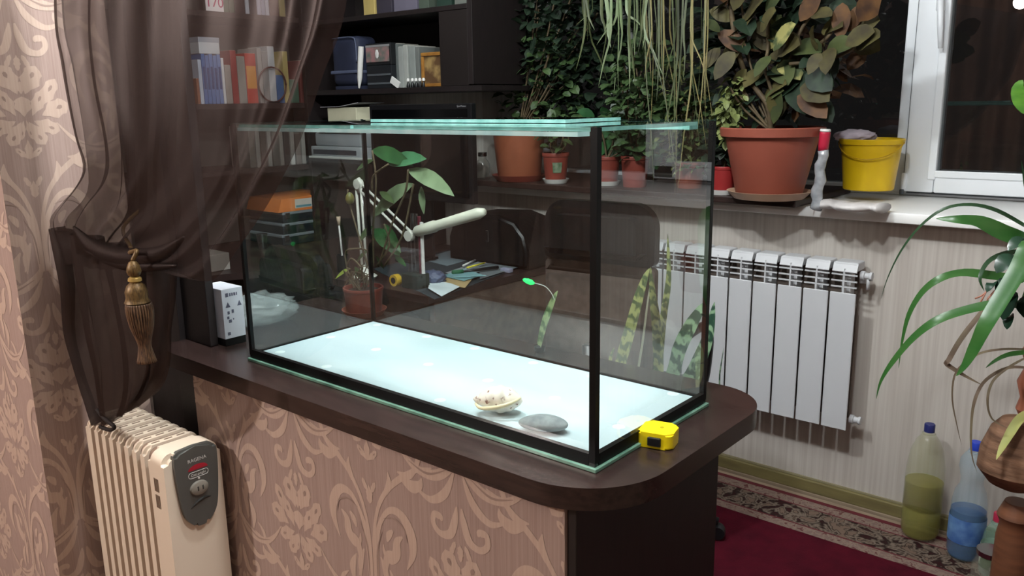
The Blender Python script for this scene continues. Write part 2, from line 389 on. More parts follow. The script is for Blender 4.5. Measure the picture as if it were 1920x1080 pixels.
wpart('sash_bead', .925, .952, WY-.052, WY-.04, 1.125, 2.32, bev=.004)
wpart('sash_bead_bottom', .947, 2.2, WY-.052, WY-.04, 1.133, 1.158, bev=.004)
wpart('sash_right', 2.1, 2.2, WY-.045, WY+.03, 1.078, 2.36); wpart('mullion', 2.2, 2.27, WY, WY+.07, 1.06, 2.4)
wpart('gasket', .838, .846, WY-.02, WY, 1.08, 2.36, m=seal, bev=0)
wpart('gasket', .85, 2.2, WY-.012, WY, 1.07, 1.079, m=seal, bev=0)
wpart('hinge', .838, .856, WY-.052, WY-.01, 1.085, 1.145, bev=.005)
box('hinge_cap', .838, .852, WY-.058, WY-.05, 1.068, 1.086, seal, win, bev=.002)
bm = bmesh.new(); add_box(bm, .905, .935, WY-.062, WY-.045, 1.70, 1.78, .006)
add_tube(bm, [(.92, WY-.07, 1.75), (.925, WY-.085, 1.73), (.932, WY-.088, 1.65), (.938, WY-.085, 1.575)], [.011,.011,.010,.007], 10)
bmobj('window_handle', bm, white_pvc, win, True)
glass_night = pane_mat('window_glass', (.90,.93,.93,1), refl=2.6)
bm = bmesh.new(); add_box(bm, -.79, .80, WY+.02, WY+.026, 1.095, 2.33); bmobj('window_pane', bm, glass_night, win)
bm = bmesh.new(); add_box(bm, .947, 2.1, WY-.012, WY-.006, 1.152, 2.33); bmobj('window_pane', bm, glass_night, win)
struct(box('window_reveal', 3.19, 3.2, 1.8, WY, 1.06, 2.4, white_pvc, ws, bev=0))
# ---- carpet ---------------------------------------------------------------
carp_red = mat('crimson_carpet', S(78,16,30), .95, col2=S(64,13,25), scale=12, bump=.5, bscale=300, spec=.1)
def ornate(name, cols, scale, w1=.5):
    m = bpy.data.materials.new(name); m.use_nodes = True; nt = m.node_tree; b = nt.nodes['Principled BSDF']; b.inputs['Roughness'].default_value = .95; b.inputs['Specular IOR Level'].default_value = .1
    tc = nt.nodes.new('ShaderNodeTexCoord'); mp = nt.nodes.new('ShaderNodeMapping'); mp.inputs['Scale'].default_value = (1,1,1)
    n = nt.nodes.new('ShaderNodeTexNoise'); n.inputs['Scale'].default_value = scale*.8; n.inputs['Distortion'].default_value = 1.6; n.inputs['Detail'].default_value = 3
    v = nt.nodes.new('ShaderNodeTexVoronoi'); v.feature = 'DISTANCE_TO_EDGE'; v.inputs['Scale'].default_value = scale
    nt.links.new(tc.outputs['Object'], mp.inputs[0]); nt.links.new(mp.outputs[0], n.inputs['Vector']); nt.links.new(mp.outputs[0], v.inputs['Vector'])
    ad = nt.nodes.new('ShaderNodeMath'); ad.operation = 'MULTIPLY_ADD'; ad.inputs[1].default_value = .9; nt.links.new(v.outputs['Distance'], ad.inputs[0]); nt.links.new(n.outputs['Fac'], ad.inputs[2])
    r_ = nt.nodes.new('ShaderNodeValToRGB'); e = r_.color_ramp.elements
    e[0].position = .42; e[0].color = cols[0]; e[1].position = .72; e[1].color = cols[-1]
    for i, c in enumerate(cols[1:-1]):
        x = e.new(.50+.1*i); x.color = c
    r_.color_ramp.interpolation = 'LINEAR'
    nt.links.new(ad.outputs[0], r_.inputs[0]); nt.links.new(r_.outputs[0], b.inputs['Base Color']); return m
carp_dark = ornate('carpet_border_ornament', [S(50,26,26), S(44,34,30), S(118,104,92), S(50,38,33), S(108,90,78)], 18)
carp_pale = ornate('carpet_pale_band', [S(92,58,56), S(122,102,92), S(130,112,101), S(116,96,88)], 40)
carp_line = mat('carpet_maroon_line', S(92,28,36), .95)
rug = thing('patterned_carpet', (1.0, .9, FZ), 'crimson carpet with an ornate brown and beige border along the window wall', 'carpet')
def strip(nm, y0, y1, m, z=0.0): return box(nm, -.34, 3.4, y0, y1, FZ, z, m, rug, bev=0)
strip('red_field', .56, 1.497, carp_red, .0); strip('inner_pale_band', 1.497, 1.54, carp_pale, .0005); strip('border_line', 1.54, 1.546, carp_line, .0012)
strip('ornamented_border', 1.546, 1.672, carp_dark, .001); strip('border_line', 1.672, 1.678, carp_line, .0012); strip('outer_pale_band', 1.678, 1.728, carp_pale, .0005); strip('maroon_edge', 1.728, 1.748, carp_line, .0014)
strip('beige_edge', 1.748, 1.77, beige_floor, .0)

# ================================================================ BAR COUNTER
ZT = .821
ctr = thing('bar_counter', (.4, .2, FZ), 'bar counter with a dark rounded worktop and a damask-papered front under the glass tank', 'counter')
bm = bmesh.new(); pts = rrect(-.30, 1.09, -.088, .522, [.16, .12, .02, .04], 12)
pts = pts[:26]+[(-.42, .522), (-.42, .03), (-.30, .03)]+pts[39:]
add_prism(bm, pts, ZT-.039, ZT)
es = [e for e in bm.edges if abs(e.verts[0].co.z-e.verts[1].co.z) < 1e-6]
bmesh.ops.bevel(bm, geom=es, offset=.003, segments=2, affect='EDGES')
bmobj('worktop', bm, dark_wood_top, ctr, 'auto')
fp = box('front_panel', -.17, .983, -.06, .0, FZ, ZT-.039, wp_bg, ctr, bev=0)
for L_ in ('damask',):
    damask(fp, (0,-.06,0), (1,0,0), (0,-1,0), -.17, .982, 0, ZT-.04, -.013, .667)
box('end_panel', .985, 1.003, -.055, .45, FZ, ZT-.039, black_wood, ctr, bev=.002)
box('back_panel', -.3, .985, .42, .445, FZ, ZT-.039, black_wood, ctr, bev=.002)
box('side_jamb', -.30, -.17, -.03, .0, FZ, ZT-.039, black_wood, ctr, bev=.002)
# tall dark cabinet side standing at the left end of the counter
tc_ = thing('tall_cabinet', (-.33, .15, FZ), 'tall near-black cabinet end behind the curtain at the left end of the counter', 'cabinet')
box('side_panel', -.495, -.302, -.015, .008, FZ, 2.55, black_wood, tc_, bev=.002)
box('upper_side_panel', -.302, -.178, .0, .022, ZT+.001, 2.55, black_wood, tc_, bev=.002)
box('cabinet_body', -.495, -.43, .008, .045, FZ, 2.55, black_wood, tc_, bev=.002)

# ================================================================ GLASS TANK
TZ = .833; TH = .547; TW = .386
clear = pane_mat('aquarium_glass', (.965,.982,.976,1), refl=1.55)
lid_glass = pane_mat('lid_glass', (.95,.98,.972,1), refl=1.6)
edge_m = mat('green_glass_edge', S(150,208,200), .2, col2=S(116,176,168), scale=5, stretch=(6,6,6), coat=.6)  # glass green, brightened for the light carried in the edges
edge_dk = mat('dark_green_glass_edge', S(34,84,72), .2, col2=S(24,66,58), scale=8, coat=.5)
edge_pale = mat('pale_green_edge', S(120,160,140), .3, col2=S(90,130,112), scale=4, stretch=(6,6,6), coat=.4)
tank = thing('glass_aquarium', (.5, TW/2, ZT), 'large empty glass aquarium with black silicone seams and a white bottom on the counter', 'aquarium')
def prt(n, *a, m, bev=.0, par=tank): return box(n, *a, m, par, bev=bev)
prt('foam_mat', -.004, 1.006, -.006, TW+.004, ZT+.0005, TZ-.005, m=edge_pale, bev=.001)
prt('bottom_pane', .0, 1., 0, TW, TZ-.005, TZ+.002, m=mat('dark_base', S(16,22,22), .25))
prt('white_bottom_sheet', .010, .990, .010, TW-.010, TZ+.0022, TZ+.006, m=mat('white_bottom', S(204,220,225), .35, col2=S(190,209,216), scale=2.5, stretch=(1,2.5,1)))
T6 = .007
for n_, a in (('front_pane', (0, 1, 0, T6)), ('back_pane', (0, 1, TW-T6, TW)), ('left_pane', (0, T6, T6+.001, TW-T6-.001)), ('right_pane', (1-T6, 1, T6+.001, TW-T6-.001))):
    bm = bmesh.new(); add_box(bm, a[0], a[1], a[2], a[3], TZ+.003, TZ+TH)
    o = bmobj(n_, bm, [clear, edge_dk], tank)
    for p in o.data.polygons:
        if abs(p.normal.z) > .9 or p.area < .006: p.material_index = 1
# black silicone: vertical corners and the band round the foot
for (x0, x1, y0, y1) in ((.9885, 1.0007, -.0007, .0115), (-.0006, .0100, -.0006, .008), (-.0006, .009, TW-.008, TW+.0006), (.991, 1.0006, TW-.010, TW+.0006)):
    prt('silicone_seam', x0, x1, y0, y1, TZ+.002, TZ+TH-.002, m=black_m)
prt('silicone_band', .009, .988, -.0008, .0098, TZ-.004, TZ+.0165, m=black_m); prt('silicone_band', .009, .990, TW-.010, TW+.0008, TZ-.004, TZ+.009, m=black_m)
prt('silicone_band', .9905, 1.0008, .011, TW-.010, TZ-.004, TZ+.0165, m=black_m); prt('silicone_band', -.0008, .0095, .008, TW-.008, TZ-.004, TZ+.009, m=black_m)
# strengthening ribs and sliding lids, light gathered in their edges is put into bright colours
def plate(n, x0, x1, y0, y1, z0, z1, em):
    bm = bmesh.new(); add_box(bm, x0, x1, y0, y1, z0, z1); o = bmobj(n, bm, [lid_glass, em], tank)
    for p in o.data.polygons:
        if abs(p.normal.z) < .5: p.material_index = 1
    return o
bright = mat('bright_edge_glow', S(222,250,250), .15, col2=S(190,232,234), scale=3, stretch=(8,1,1), coat=.8)
ZR = TZ+TH
plate('front_rib', .008, .955, .0125, .045, ZR-.0170, ZR-.0095, bright); plate('back_rib', .02, .97, TW-.045, TW-.0125, ZR-.0170, ZR-.0095, edge_m)
plate('cross_rib', .30, .36, .047, TW-.047, ZR-.0170, ZR-.0095, edge_m)
plate('lid_left', .012, .405, .014, TW-.05, ZR-.0090, ZR-.0025, edge_m); plate('lid_right', .41, .984, .018, TW-.04, ZR-.0090, ZR-.0025, edge_m)
plate('lid_back', .26, .80, .19, TW-.012, ZR-.0015, ZR+.0050, edge_m)
pad_m = mat('pale_pad', S(232,246,246), .5)
for (x, y) in ((525,660),(620,632),(612,687),(707,609),(705,655),(800,631),(803,683),(890,653),(915,713),(1040,746),(825,750),(1000,680),(1110,705),(1160,800),(1262,738)):
    q = at(x, y, Z=TZ+.006)
    lathe('pad', [(.0,.0062), (.011,.0062), (.012,.006)], (q.x, q.y, TZ), pad_m, tank, seg=16)

# ---- shell, stone, tape measure -------------------------------------------
q = Vector((.735, .068, TZ+.006))
def shell():
    t = thing('seashell', q, 'spotted cream seashell with a flared lip lying in the front of the aquarium', 'shell')
    sm = mat('spotted_shell', S(250,240,228), .3, col2=S(150,112,100), scale=75, lo=.33, hi=.40, detail=4, coat=.5)
    bm = bmesh.new(); n1, n2 = 26, 34; rows = []
    for i in range(n1+1):
        t_ = i/n1; x = -.044+.088*t_
        env = (math.sin(math.pi*min(1, max(0, t_)))**.55)*.031*(1-.12*t_)
        ring = []
        for k in range(n2):
            a = 2*math.pi*k/n2; r = env*(1+.10*math.cos(a-.6)+.05*math.cos(2*a+6*t_)+.04*math.sin(9*t_*3))
            if -1.05 < ((a+math.pi) % (2*math.pi))-math.pi < -.75: r *= .72      # the aperture slit
            ring.append(bm.verts.new(q+Vector((x, math.cos(a)*r*.95, .027+math.sin(a)*r*.85))))
        rows.append(ring)
    for a, b in zip(rows, rows[1:]):
        for k in range(n2): bm.faces.new((a[k], a[(k+1) % n2], b[(k+1) % n2], b[k]))
    bm.faces.new(rows[0][::-1]); bm.faces.new(rows[-1])
    bmesh.ops.rotate(bm, verts=bm.verts, cent=q+Vector((0,0,.027)), matrix=Matrix.Rotation(math.radians(32), 3, 'Z'))
    bmobj('shell_body', bm, sm, t, True)
    bm = bmesh.new(); mm = Matrix.Rotation(math.radians(32), 3, 'Z')
    lip = [q+mm @ Vector((x, y, z)) for x, y, z in ((-.046,-.006,.021), (-.034,-.0235,.019), (-.015,-.0315,.022), (.008,-.033,.027), (.028,-.027,.033), (.041,-.010,.036))]
    add_tube(bm, cr(lip, 4), [.002+.0022*math.sin(math.pi*i/20) for i in range(21)], 8)
    tag(bmobj('shell_lip', bm, mat('shell_lip', S(250,236,196), .3), t, True), 'thick cream yellow lip edge')
    bm = bmesh.new(); add_lathe(bm, [(.011,0),(.009,.006),(.006,.010),(.002,.014),(0,.015)], q+mm @ Vector((-.037,0,.027)), 14, ax=mm @ Vector((-1,0,.05)))
    bmobj('spire', bm, sm, t, True)
shell()
def stone():
    p = Vector((.852, .052, TZ+.0075)); bm = bmesh.new(); bmesh.ops.create_icosphere(bm, subdivisions=4, radius=1)
    for v in bm.verts:
        c = v.co; w_ = 1+.05*math.sin(c.x*3+c.y*2)+.03*math.sin(c.y*5+1)
        x, y, z = c.x*.044*w_*(1-.12*c.y), c.y*.028*w_, c.z*.0135
        v.co = Vector((x, y, .0135+z))
    bmesh.ops.rotate(bm, verts=bm.verts, cent=(0,0,0), matrix=Matrix.Rotation(math.radians(27), 3, 'Z'))
    bmesh.ops.translate(bm, verts=bm.verts, vec=p)
    tag(bmobj('pebble', bm, mat('grey_pebble', S(160,168,170), .6, col2=S(128,136,140), scale=45, detail=6, bump=.2), smooth=True, org=p), 'flat oval grey pebble lying beside the seashell in the aquarium', 'stone')
stone()
def tape():
    c = Vector((1.022, .168, ZT+.0004)); M = Matrix.Rotation(math.radians(8), 3, 'Z')
    ym = mat('yellow_plastic', S(250,222,20), .3, col2=S(244,212,14), scale=3, coat=.3)
    t = thing('tape_measure', c, 'yellow tape measure lying flat on the worktop by the right corner of the aquarium', 'tape measure')
    P0 = at(1193, 833, Z=ZT); pts = []
    for x, y in ((1192,832),(1203,843),(1221,852),(1249,853),(1266,843),(1267,826),(1226,804),(1218,803)):
        p = at(x, y, Z=ZT); pts.append((p.x, p.y))
    # squarish body outline, in the tape's own frame
    out = [(-.030,-.026),(-.018,-.030),(.012,-.031),(.030,-.022),(.034,.006),(.026,.030),(.0,.034),(-.026,.030),(-.034,.006)]
    p2 = []
    A = math.radians(14)
    sp = rrect(-.031, .031, -.029, .031, [.012, .016, .012, .006], 5)
    for x, y in sp:
        p2.append((c.x+x*math.cos(A)-y*math.sin(A), c.y+x*math.sin(A)+y*math.cos(A)))
    bm = bmesh.new(); add_prism(bm, p2, ZT+.001, ZT+.029)
    es = [e for e in bm.edges if abs(e.verts[0].co.z-e.verts[1].co.z) < 1e-6]
    bmesh.ops.bevel(bm, geom=es, offset=.003, segments=3, affect='EDGES'); bmobj('case', bm, ym, t, 'auto')
    def loc(x, y, z): return Vector((c.x+x*math.cos(A)-y*math.sin(A), c.y+x*math.sin(A)+y*math.cos(A), z))
    R3 = Matrix.Rotation(A, 3, 'Z')
    def lb(n, x0, x1, y0, y1, z0, z1, m, bev=.001):
        bm = bmesh.new(); add_box(bm, x0, x1, y0, y1, z0, z1, bev); bmesh.ops.rotate(bm, verts=bm.verts, cent=(0,0,0), matrix=R3); bmesh.ops.translate(bm, verts=bm.verts, vec=(c.x, c.y, ZT)); return bmobj(n, bm, m, t)
    lb('lock_button', -.012, .012, -.0335, -.027, .006, .022, black_plastic, .002)
    lb('tape_mouth', -.0335, -.028, -.028, -.012, .003, .016, black_plastic)
    lb('tape_hook', -.038, -.0335, -.027, -.013, .002, .015, metal, .0006)
    bm = bmesh.new(); add_lathe(bm, [(.0035,0),(.0035,.0006),(0,.0006)], loc(.004,.004,ZT+.0288), 12); bmobj('screw', bm, mat('yellow_screw', S(180,160,20), .4), t)
tape()
# ---- carton, bubble-wrap parcel -------------------------------------------
def carton():
    p = (-.10, .10, ZT)
    t = thing('small_white_carton', (-.145, .105, ZT), 'small white printed carton with a black foot standing left of the aquarium', 'box')
    wm = mat('carton_white', S(214,216,226), .5); bk = mat('carton_black', S(16,18,18), .5); gm = mat('carton_print_grey', S(96,96,116), .6)
    x0, x1, y0, y1 = -.176, -.168+.0, .02, .085
    x0, x1 = -.25, -.150; y0, y1 = .026, .085
    box('carton_body', x0, x1, y0, y1, ZT+.019, ZT+.148, wm, t, bev=.001); box('black_foot', x0+.001, x1-.001, y0+.001, y1-.001, ZT+.0005, ZT+.019, bk, t, bev=.0)
    X = x1+.0003
    for (ya, yb_, za, zb_) in ((.010,.018,.127,.137),(.021,.025,.128,.136),(.027,.031,.128,.136),(.033,.038,.128,.136),(.040,.043,.128,.136),(.012,.018,.082,.090),(.024,.030,.084,.093),(.010,.016,.070,.077),(.014,.022,.060,.068),(.026,.029,.066,.070)):
        box('printed_mark', X-.0001, X+.0002, y0+ya, y0+yb_, ZT+za, ZT+zb_, gm, t, bev=0)
    for yy, ww in ((y0+.008, .014), (y1-.018, .013)):
        bm = bmesh.new(); a = [bm.verts.new((X, yy, ZT+.10)), bm.verts.new((X, yy+ww, ZT+.10)), bm.verts.new((X, yy+ww*.5, ZT+.114))]; bm.faces.new(a)
        me = bpy.data.meshes.new('printed_triangle'); bm.to_mesh(me); bm.free(); link('printed_triangle', me, gm, t)
    box('printed_mark', X-.0001, X+.0002, y0+.008, y0+.016, ZT+.028, ZT+.036, gm, t, bev=0)
carton()
def crumple(name, c, sx, sy, sz, m, label, cat, seed=1, rough=.22, rotz=0):
    rnd = random.Random(seed); bm = bmesh.new(); bmesh.ops.create_icosphere(bm, subdivisions=4, radius=1)
    ph = [(Vector((rnd.uniform(-1,1), rnd.uniform(-1,1), rnd.uniform(-1,1))).normalized()*rnd.uniform(3, 17), rnd.uniform(0, 6)) for _ in range(9)]
    for v in bm.verts:
        d = sum(abs(math.sin(v.co.dot(k)+f)) for k, f in ph)/9
        s = 1-rough+rough*2*(d-.3); z = v.co.z*s
        v.co = Vector((v.co.x*s*sx, v.co.y*s*sy, max(z, -.72)*sz))
    bmesh.ops.rotate(bm, verts=bm.verts, cent=(0,0,0), matrix=Matrix.Rotation(rotz, 3, 'Z'))
    zmin = min(v.co.z for v in bm.verts); bmesh.ops.translate(bm, verts=bm.verts, vec=Vector(c)-Vector((0,0,zmin)))
    return tag(bmobj(name, bm, m, smooth=True, org=c), label, cat)
def film_mat(name, col, op):
    m = bpy.data.materials.new(name); m.use_nodes = True; nt = m.node_tree; nt.nodes.clear()
    out = nt.nodes.new('ShaderNodeOutputMaterial'); mx = nt.nodes.new('ShaderNodeMixShader'); mx.inputs[0].default_value = op
    tr = nt.nodes.new('ShaderNodeBsdfTransparent'); pb = nt.nodes.new('ShaderNodeBsdfPrincipled'); pb.inputs['Base Color'].default_value = col; pb.inputs['Roughness'].default_value = .12
    nt.links.new(tr.outputs[0], mx.inputs[1]); nt.links.new(pb.outputs[0], mx.inputs[2]); nt.links.new(mx.outputs[0], out.inputs[0]); return m
film = film_mat('clear_film', S(170,180,180), .36)
crumple('plastic_bag', (-.30, .21, ZT+.001), .085, .13, .05, film, 'crumpled clear plastic bag on the worktop behind the white carton', 'bag', 3, .35, -.35)

# ================================================================ OIL HEATER
def heater():
    cream = mat('heater_cream', S(222,206,186), .38, col2=S(214,197,177), scale=2, coat=.2); gap = mat('heater_gap', S(128,104,88), .6)
    grey = mat('heater_grey_panel', S(78,78,74), .3, col2=S(70,70,67), coat=.3)
    t = thing('oil_radiator', (-.23, -.155, FZ), 'cream oil-filled radiator on the floor against the papered counter', 'heater')
    y0, y1, zt = -.222, -.082, .635
    def finprof(y0, y1, z0, z1, r): return rrect(y0, y1, z0, z1, [.02, r, r, .02], 7)
    def slab(n, x0, x1, pr, m, rad=.004):
        bm = bmesh.new(); va = [bm.verts.new((x0, a, b)) for a, b in pr]; vb = [bm.verts.new((x1, a, b)) for a, b in pr]; k = len(pr)
        bm.faces.new(va[::-1]); bm.faces.new(vb)
        for i in range(k): bm.faces.new((va[i], va[(i+1) % k], vb[(i+1) % k], vb[i]))
        es = [e for e in bm.edges if abs(e.verts[0].co.x-e.verts[1].co.x) < 1e-6]
        bmesh.ops.bevel(bm, geom=es, offset=rad, segments=2, affect='EDGES'); return bmobj(n, bm, m, t, 'auto')
    first = None; NF = 8; P_ = .0405; X0 = -.435
    pr = finprof(y0, y1, .10, zt, .022)
    for i in range(NF):
        xa = X0+i*P_
        if first is None: first = slab('fin', xa, xa+.021, pr, cream, .007)
        else:
            f = first.copy(); C.objects.link(f); f.location.x = first.location.x+i*P_
    pr2 = finprof(y0+.012, y1-.012, .12, zt-.006, .02); slab('inner_body', X0+.01, -.10, pr2, gap, .001)
    # slots along the top of each fin
    bm = bmesh.new()
    for i in range(NF):
        for k in range(3):
            add_box(bm, X0+i*P_+.007, X0+i*P_+.012, y0+.026+k*.032, y0+.046+k*.032, zt-.002, zt+.0006)
    tag(bmobj('top_slots', bm, mat('slot_dark', S(120,98,82), .7), t), kind='stuff')
    slab('front_housing', -.112, -.038, finprof(y0-.001, y1+.001, .07, zt+.001, .026), cream, .012)
    slab('rear_housing', X0-.02, X0, finprof(y0+.004, y1-.004, .10, zt-.004, .024), cream, .008)
    bm = bmesh.new()
    for k in range(2):
        for j in range(4): add_box(bm, -.090+j*.0055, -.088+j*.0055, y0-.0022, y0-.0005, zt-.095-k*.042, zt-.062-k*.042)
    tag(bmobj('side_vents', bm, mat('slot_dark', S(120,98,82), .7), t), kind='stuff')
    # grey control panel, wide at the top, tongue-shaped below
    yc = (y0+y1)/2; pts = []
    for a, b in cr([(-.052,.630),(-.054,.610),(-.052,.56),(-.046,.50),(-.038,.47),(-.020,.448),(0,.442),(.020,.448),(.038,.47),(.046,.50),(.052,.56),(.054,.610),(.052,.630)], 4): pts.append((yc+.004+a, b))
    top = [(yc+.004+a, b) for a, b in ((.040,.6395),(.0,.6425),(-.040,.6395))]
    pts = pts+top
    bm = bmesh.new(); xa, xb = -.045, -.028; va = [bm.verts.new((xa, a, b)) for a, b in pts]; vb = [bm.verts.new((xb, a, b)) for a, b in pts]; k = len(pts)
    bm.faces.new(va); bm.faces.new(vb)
    for i in range(k): bm.faces.new((va[i], va[(i+1) % k], vb[(i+1) % k], vb[i]))
    es = [e for e in bm.edges if e.verts[0].co.x > -.03 and e.verts[1].co.x > -.03]
    bmesh.ops.bevel(bm, geom=es, offset=.007, segments=4, affect='EDGES'); cp = tag(bmobj('control_panel', bm, grey, t, 'auto'), 'dark grey control panel')
    X = -.0278
    wt = mat('panel_print', S(190,186,180), .5); rd = mat('red_emblem', S(158,26,44), .4)
    text('printed_word', 'RAGENA', .012, (X, yc+.006, .609), (0,1,0), (0,0,1), wt, cp, .0003)
    bm = bmesh.new(); vs_ = [bm.verts.new((X+.0004, yc+.006+.025*math.cos(a), .585+.013*math.sin(a))) for a in [math.pi*i/18 for i in range(19)]]; bm.faces.new(vs_)
    me = bpy.data.meshes.new('red_emblem'); bm.to_mesh(me); bm.free(); link('red_emblem', me, rd, cp)
    bm = bmesh.new(); o_ = rrect(yc-.019, yc+.031, .566, .580, .0069, 6); add_tube(bm, [(X, a, b) for a, b in o_]+[(X, o_[0][0], o_[0][1])], .0007, 6); bmobj('emblem_outline', bm, wt, cp)
    text('emblem_word', "DeLonghi", .0095, (X, yc+.006, .5728), (0,1,0), (0,0,1), wt, cp, .0003)
    kn = lathe('dial', [(.0235,-.004),(.0235,.001),(.021,.005),(.014,.0075),(0,.0085)], (X, yc+.004, .538), mat('dial_grey', S(128,122,112), .28, coat=.3), cp, 32, ax=(1,0,0), sx=.78, sy=1)
    for s in (-1, 1): box('dial_mark', X+.0068, X+.0086, yc+.004+s*.006-.0018, yc+.004+s*.006+.0018, .534, .545, mat('dial_dark', S(50,48,46), .5), cp, bev=.0005)
    bm = bmesh.new(); add_tube(bm, cr([(X-.001, yc-.022, .492), (X-.0005, yc-.006, .503), (X-.0005, yc+.014, .509), (X-.001, yc+.032, .506)], 5), [.0008+.0035*math.sin(math.pi*i/15) for i in range(16)], 8)
    bmobj('recessed_grip', bm, mat('grip_dark', S(38,37,35), .5), cp, True)
    lathe('lamp_dot', [(.003,0),(.002,.0015),(0,.002)], (X, yc+.006, .5615), wt, cp, 12, ax=(1,0,0))
    for xx in (-.36, -.1):
        box('foot_bar', xx-.015, xx+.015, y0-.05, y1+.015, .03, .045, gap, t, bev=.003)
        for yy in (y0-.035,):
            lathe('castor', [(.0,-.012),(.018,-.012),(.02,-.006),(.02,.006),(.018,.012),(0,.012)], (xx, yy, FZ+.0205), black_plastic, t, 18, ax=(1,0,0))
        box('foot_post', xx-.01, xx+.01, yc-.02, yc+.02, .044, .12, gap, t, bev=.001)
heater()

# ================================================================ WALL RADIATOR
def radiator():
    t = thing('wall_radiator', (.4, 1.73, .31), 'white ribbed wall radiator hanging under the window sill', 'radiator')
    P_ = .0902; XR = .868; g = mat('radiator_recess', S(96,84,76), .8)
    y0, y1, z0, z1 = 1.69, 1.772, .312, .888
    def section():
        bm = bmesh.new()
        add_box(bm, XR-P_+.0035, XR-.0025, y0, y0+.006, z0, z0+.475, .002, seg=1)           # front plate
        add_box(bm, XR-P_+.006, XR-.005, y0+.012, y1, z1-.030, z1, .006)                    # top hood
        add_box(bm, XR-P_*.5-.0025, XR-P_*.5+.0025, y0+.002, y0+.008, z0+.475, z1-.02)      # little bars of the top grille
        for zz in (z0+.492, z0+.512, z0+.533): add_box(bm, XR-P_+.004, XR-.003, y0+.003, y0+.008, zz, zz+.0045)
        bmesh.ops.bevel(bm, geom=[], offset=.001)
        add_box(bm, XR-P_*.5-.014, XR-P_*.5+.014, y0+.03, y1-.01, z0+.01, z1-.03)           # water column
        add_box(bm, XR-P_*.5-.002, XR-P_*.5+.002, y0+.004, y0+.03, z0+.02, z1-.05)
        # sloping shoulder from hood to grille
        vs_ = [bm.verts.new(c) for c in ((XR-P_+.006, y0+.014, z1-.003), (XR-.005, y0+.014, z1-.003), (XR-.005, y0+.001, z1-.03), (XR-P_+.006, y0+.001, z1-.03))]
        vt_ = [bm.verts.new(v.co+Vector((0,.003,-.003))) for v in vs_]
        bm.faces.new(vs_); bm.faces.new(vt_[::-1])
        for i in range(4): bm.faces.new((vs_[i], vs_[(i+1) % 4], vt_[(i+1) % 4], vt_[i]))
        return bmobj('section', bm, white_enamel, t)
    s0 = section()
    for i in range(1, 10):
        s = s0.copy(); C.objects.link(s); s.location.x = s0.location.x-i*P_
    box('back_recess', XR-10*P_+.02, XR-.02, 1.765, 1.772, z0+.02, z1-.03, g, t, bev=0)
    for z_ in (z1-.045, z0+.03):
        bm = bmesh.new(); add_lathe(bm, [(.016,0),(.016,.012),(.011,.014),(.011,.026),(.014,.028),(.014,.036),(.0,.037)], (XR-.004, 1.735, z_), 14, ax=(1,0,0)); bmobj('end_valve', bm, white_enamel, t, 'auto')
    bm = bmesh.new(); add_tube(bm, [(XR+.02, 1.735, z1-.045), (XR+.02, 1.735, z1-.09)], .006, 8); bmobj('bleed_pipe', bm, white_enamel, t, True)
    bm = bmesh.new(); add_tube(bm, [(XR-10*P_, 1.735, z0+.03), (XR-10*P_-.05, 1.735, z0+.03), (XR-10*P_-.05, 1.80, z0+.03)], .01, 8); bmobj('feed_pipe', bm, white_enamel, t, True)
    for z_ in (z1-.08,): box('wall_bracket', XR-.03, XR+.0, 1.772, 1.80, z_, z_+.02, white_enamel, t, bev=.001)
    box('wall_bracket', XR-8*P_, XR-8*P_+.02, 1.772, 1.80, z1-.08, z1-.06, white_enamel, t, bev=.001)
radiator()

# ================================================================ WINDOW BOARD, POTS AND PLANTS
BZ = 1.085
bxr = at(1490, 396, Y=1.655).x
bd = tag(box('window_board', -.84, bxr, 1.655, 2.20, 1.0602, BZ, dark_wood, bev=.004), 'dark brown board laid over the left part of the white window sill', 'shelf board')
def pot(name, label, px, py, rt_, rb, h, m, saucer=None, z=BZ, group=None, rim=.012, dY=0, cat='flower pot', pos=None):
    q = Vector(pos) if pos else at(px, py, Z=z); q = Vector((q.x, q.y+dY, z+.0004))
    t = thing(name, q, label, cat, group); b0 = 0
    if saucer:
        rs = rb*1.30; hs = .018 if rb < .08 else .026
        lathe('saucer', [(rs*.82,0),(rs,hs),(rs*.97,hs),(rs*.80,.004),(0,.004)], q, saucer, t, 32); b0 = .0045
    hr = h*.13
    prof = [(rb*.96,b0),(rb,b0+.004),(rb+(rt_-rb)*.86*.87,b0+h*.86),(rt_*.93,h-hr),(rt_,h-hr+.002),(rt_*1.02,h-.003),(rt_,h),(rt_*.93,h),(rt_*.90,h-hr),(rb*.9,h*.72)]
    lathe('pot', prof, q, m, t, 36, cap=True)
    lathe('soil', [(rt_*.905,0),(rt_*.4,.004),(0,.006)], (q.x, q.y, q.z+h*.86), soil, t, 24, cap=False)
    return t, q
leafA = mat('leaf_dark_green', S(38,54,37), .5, col2=S(24,38,27), scale=30)
leafB = mat('leaf_mid_green', S(70,92,54), .45, col2=S(50,70,41), scale=24)
leafC = mat('leaf_yellow_green', S(122,132,78), .5, col2=S(92,102,58), scale=20)
leafD = mat('leaf_olive_brown', S(84,79,46), .6, spec=.25, col2=S(56,51,36), scale=16)
leafE = mat('leaf_variegated', S(146,142,88), .55, spec=.25, col2=S(66,76,48), scale=22, lo=.42, hi=.58)
leafF = mat('leaf_rust', S(98,70,44), .6, spec=.25, col2=S(66,48,38), scale=18)
leafG = mat('leaf_glossy_green', S(58,104,60), .28, col2=S(40,80,46), scale=14)
leafH = mat('leaf_bright_green', S(92,140,48), .3, col2=S(62,108,38), scale=12, stretch=(1,1,3))
leafS = mat('leaf_silver', S(170,178,170), .5, col2=S(112,124,112), scale=30)
stem_m = mat('stem_brown', S(92,78,54), .7, col2=S(70,58,40), scale=30)
stem_g = mat('stem_green', S(96,112,62), .6)
rnd = random.Random(11)
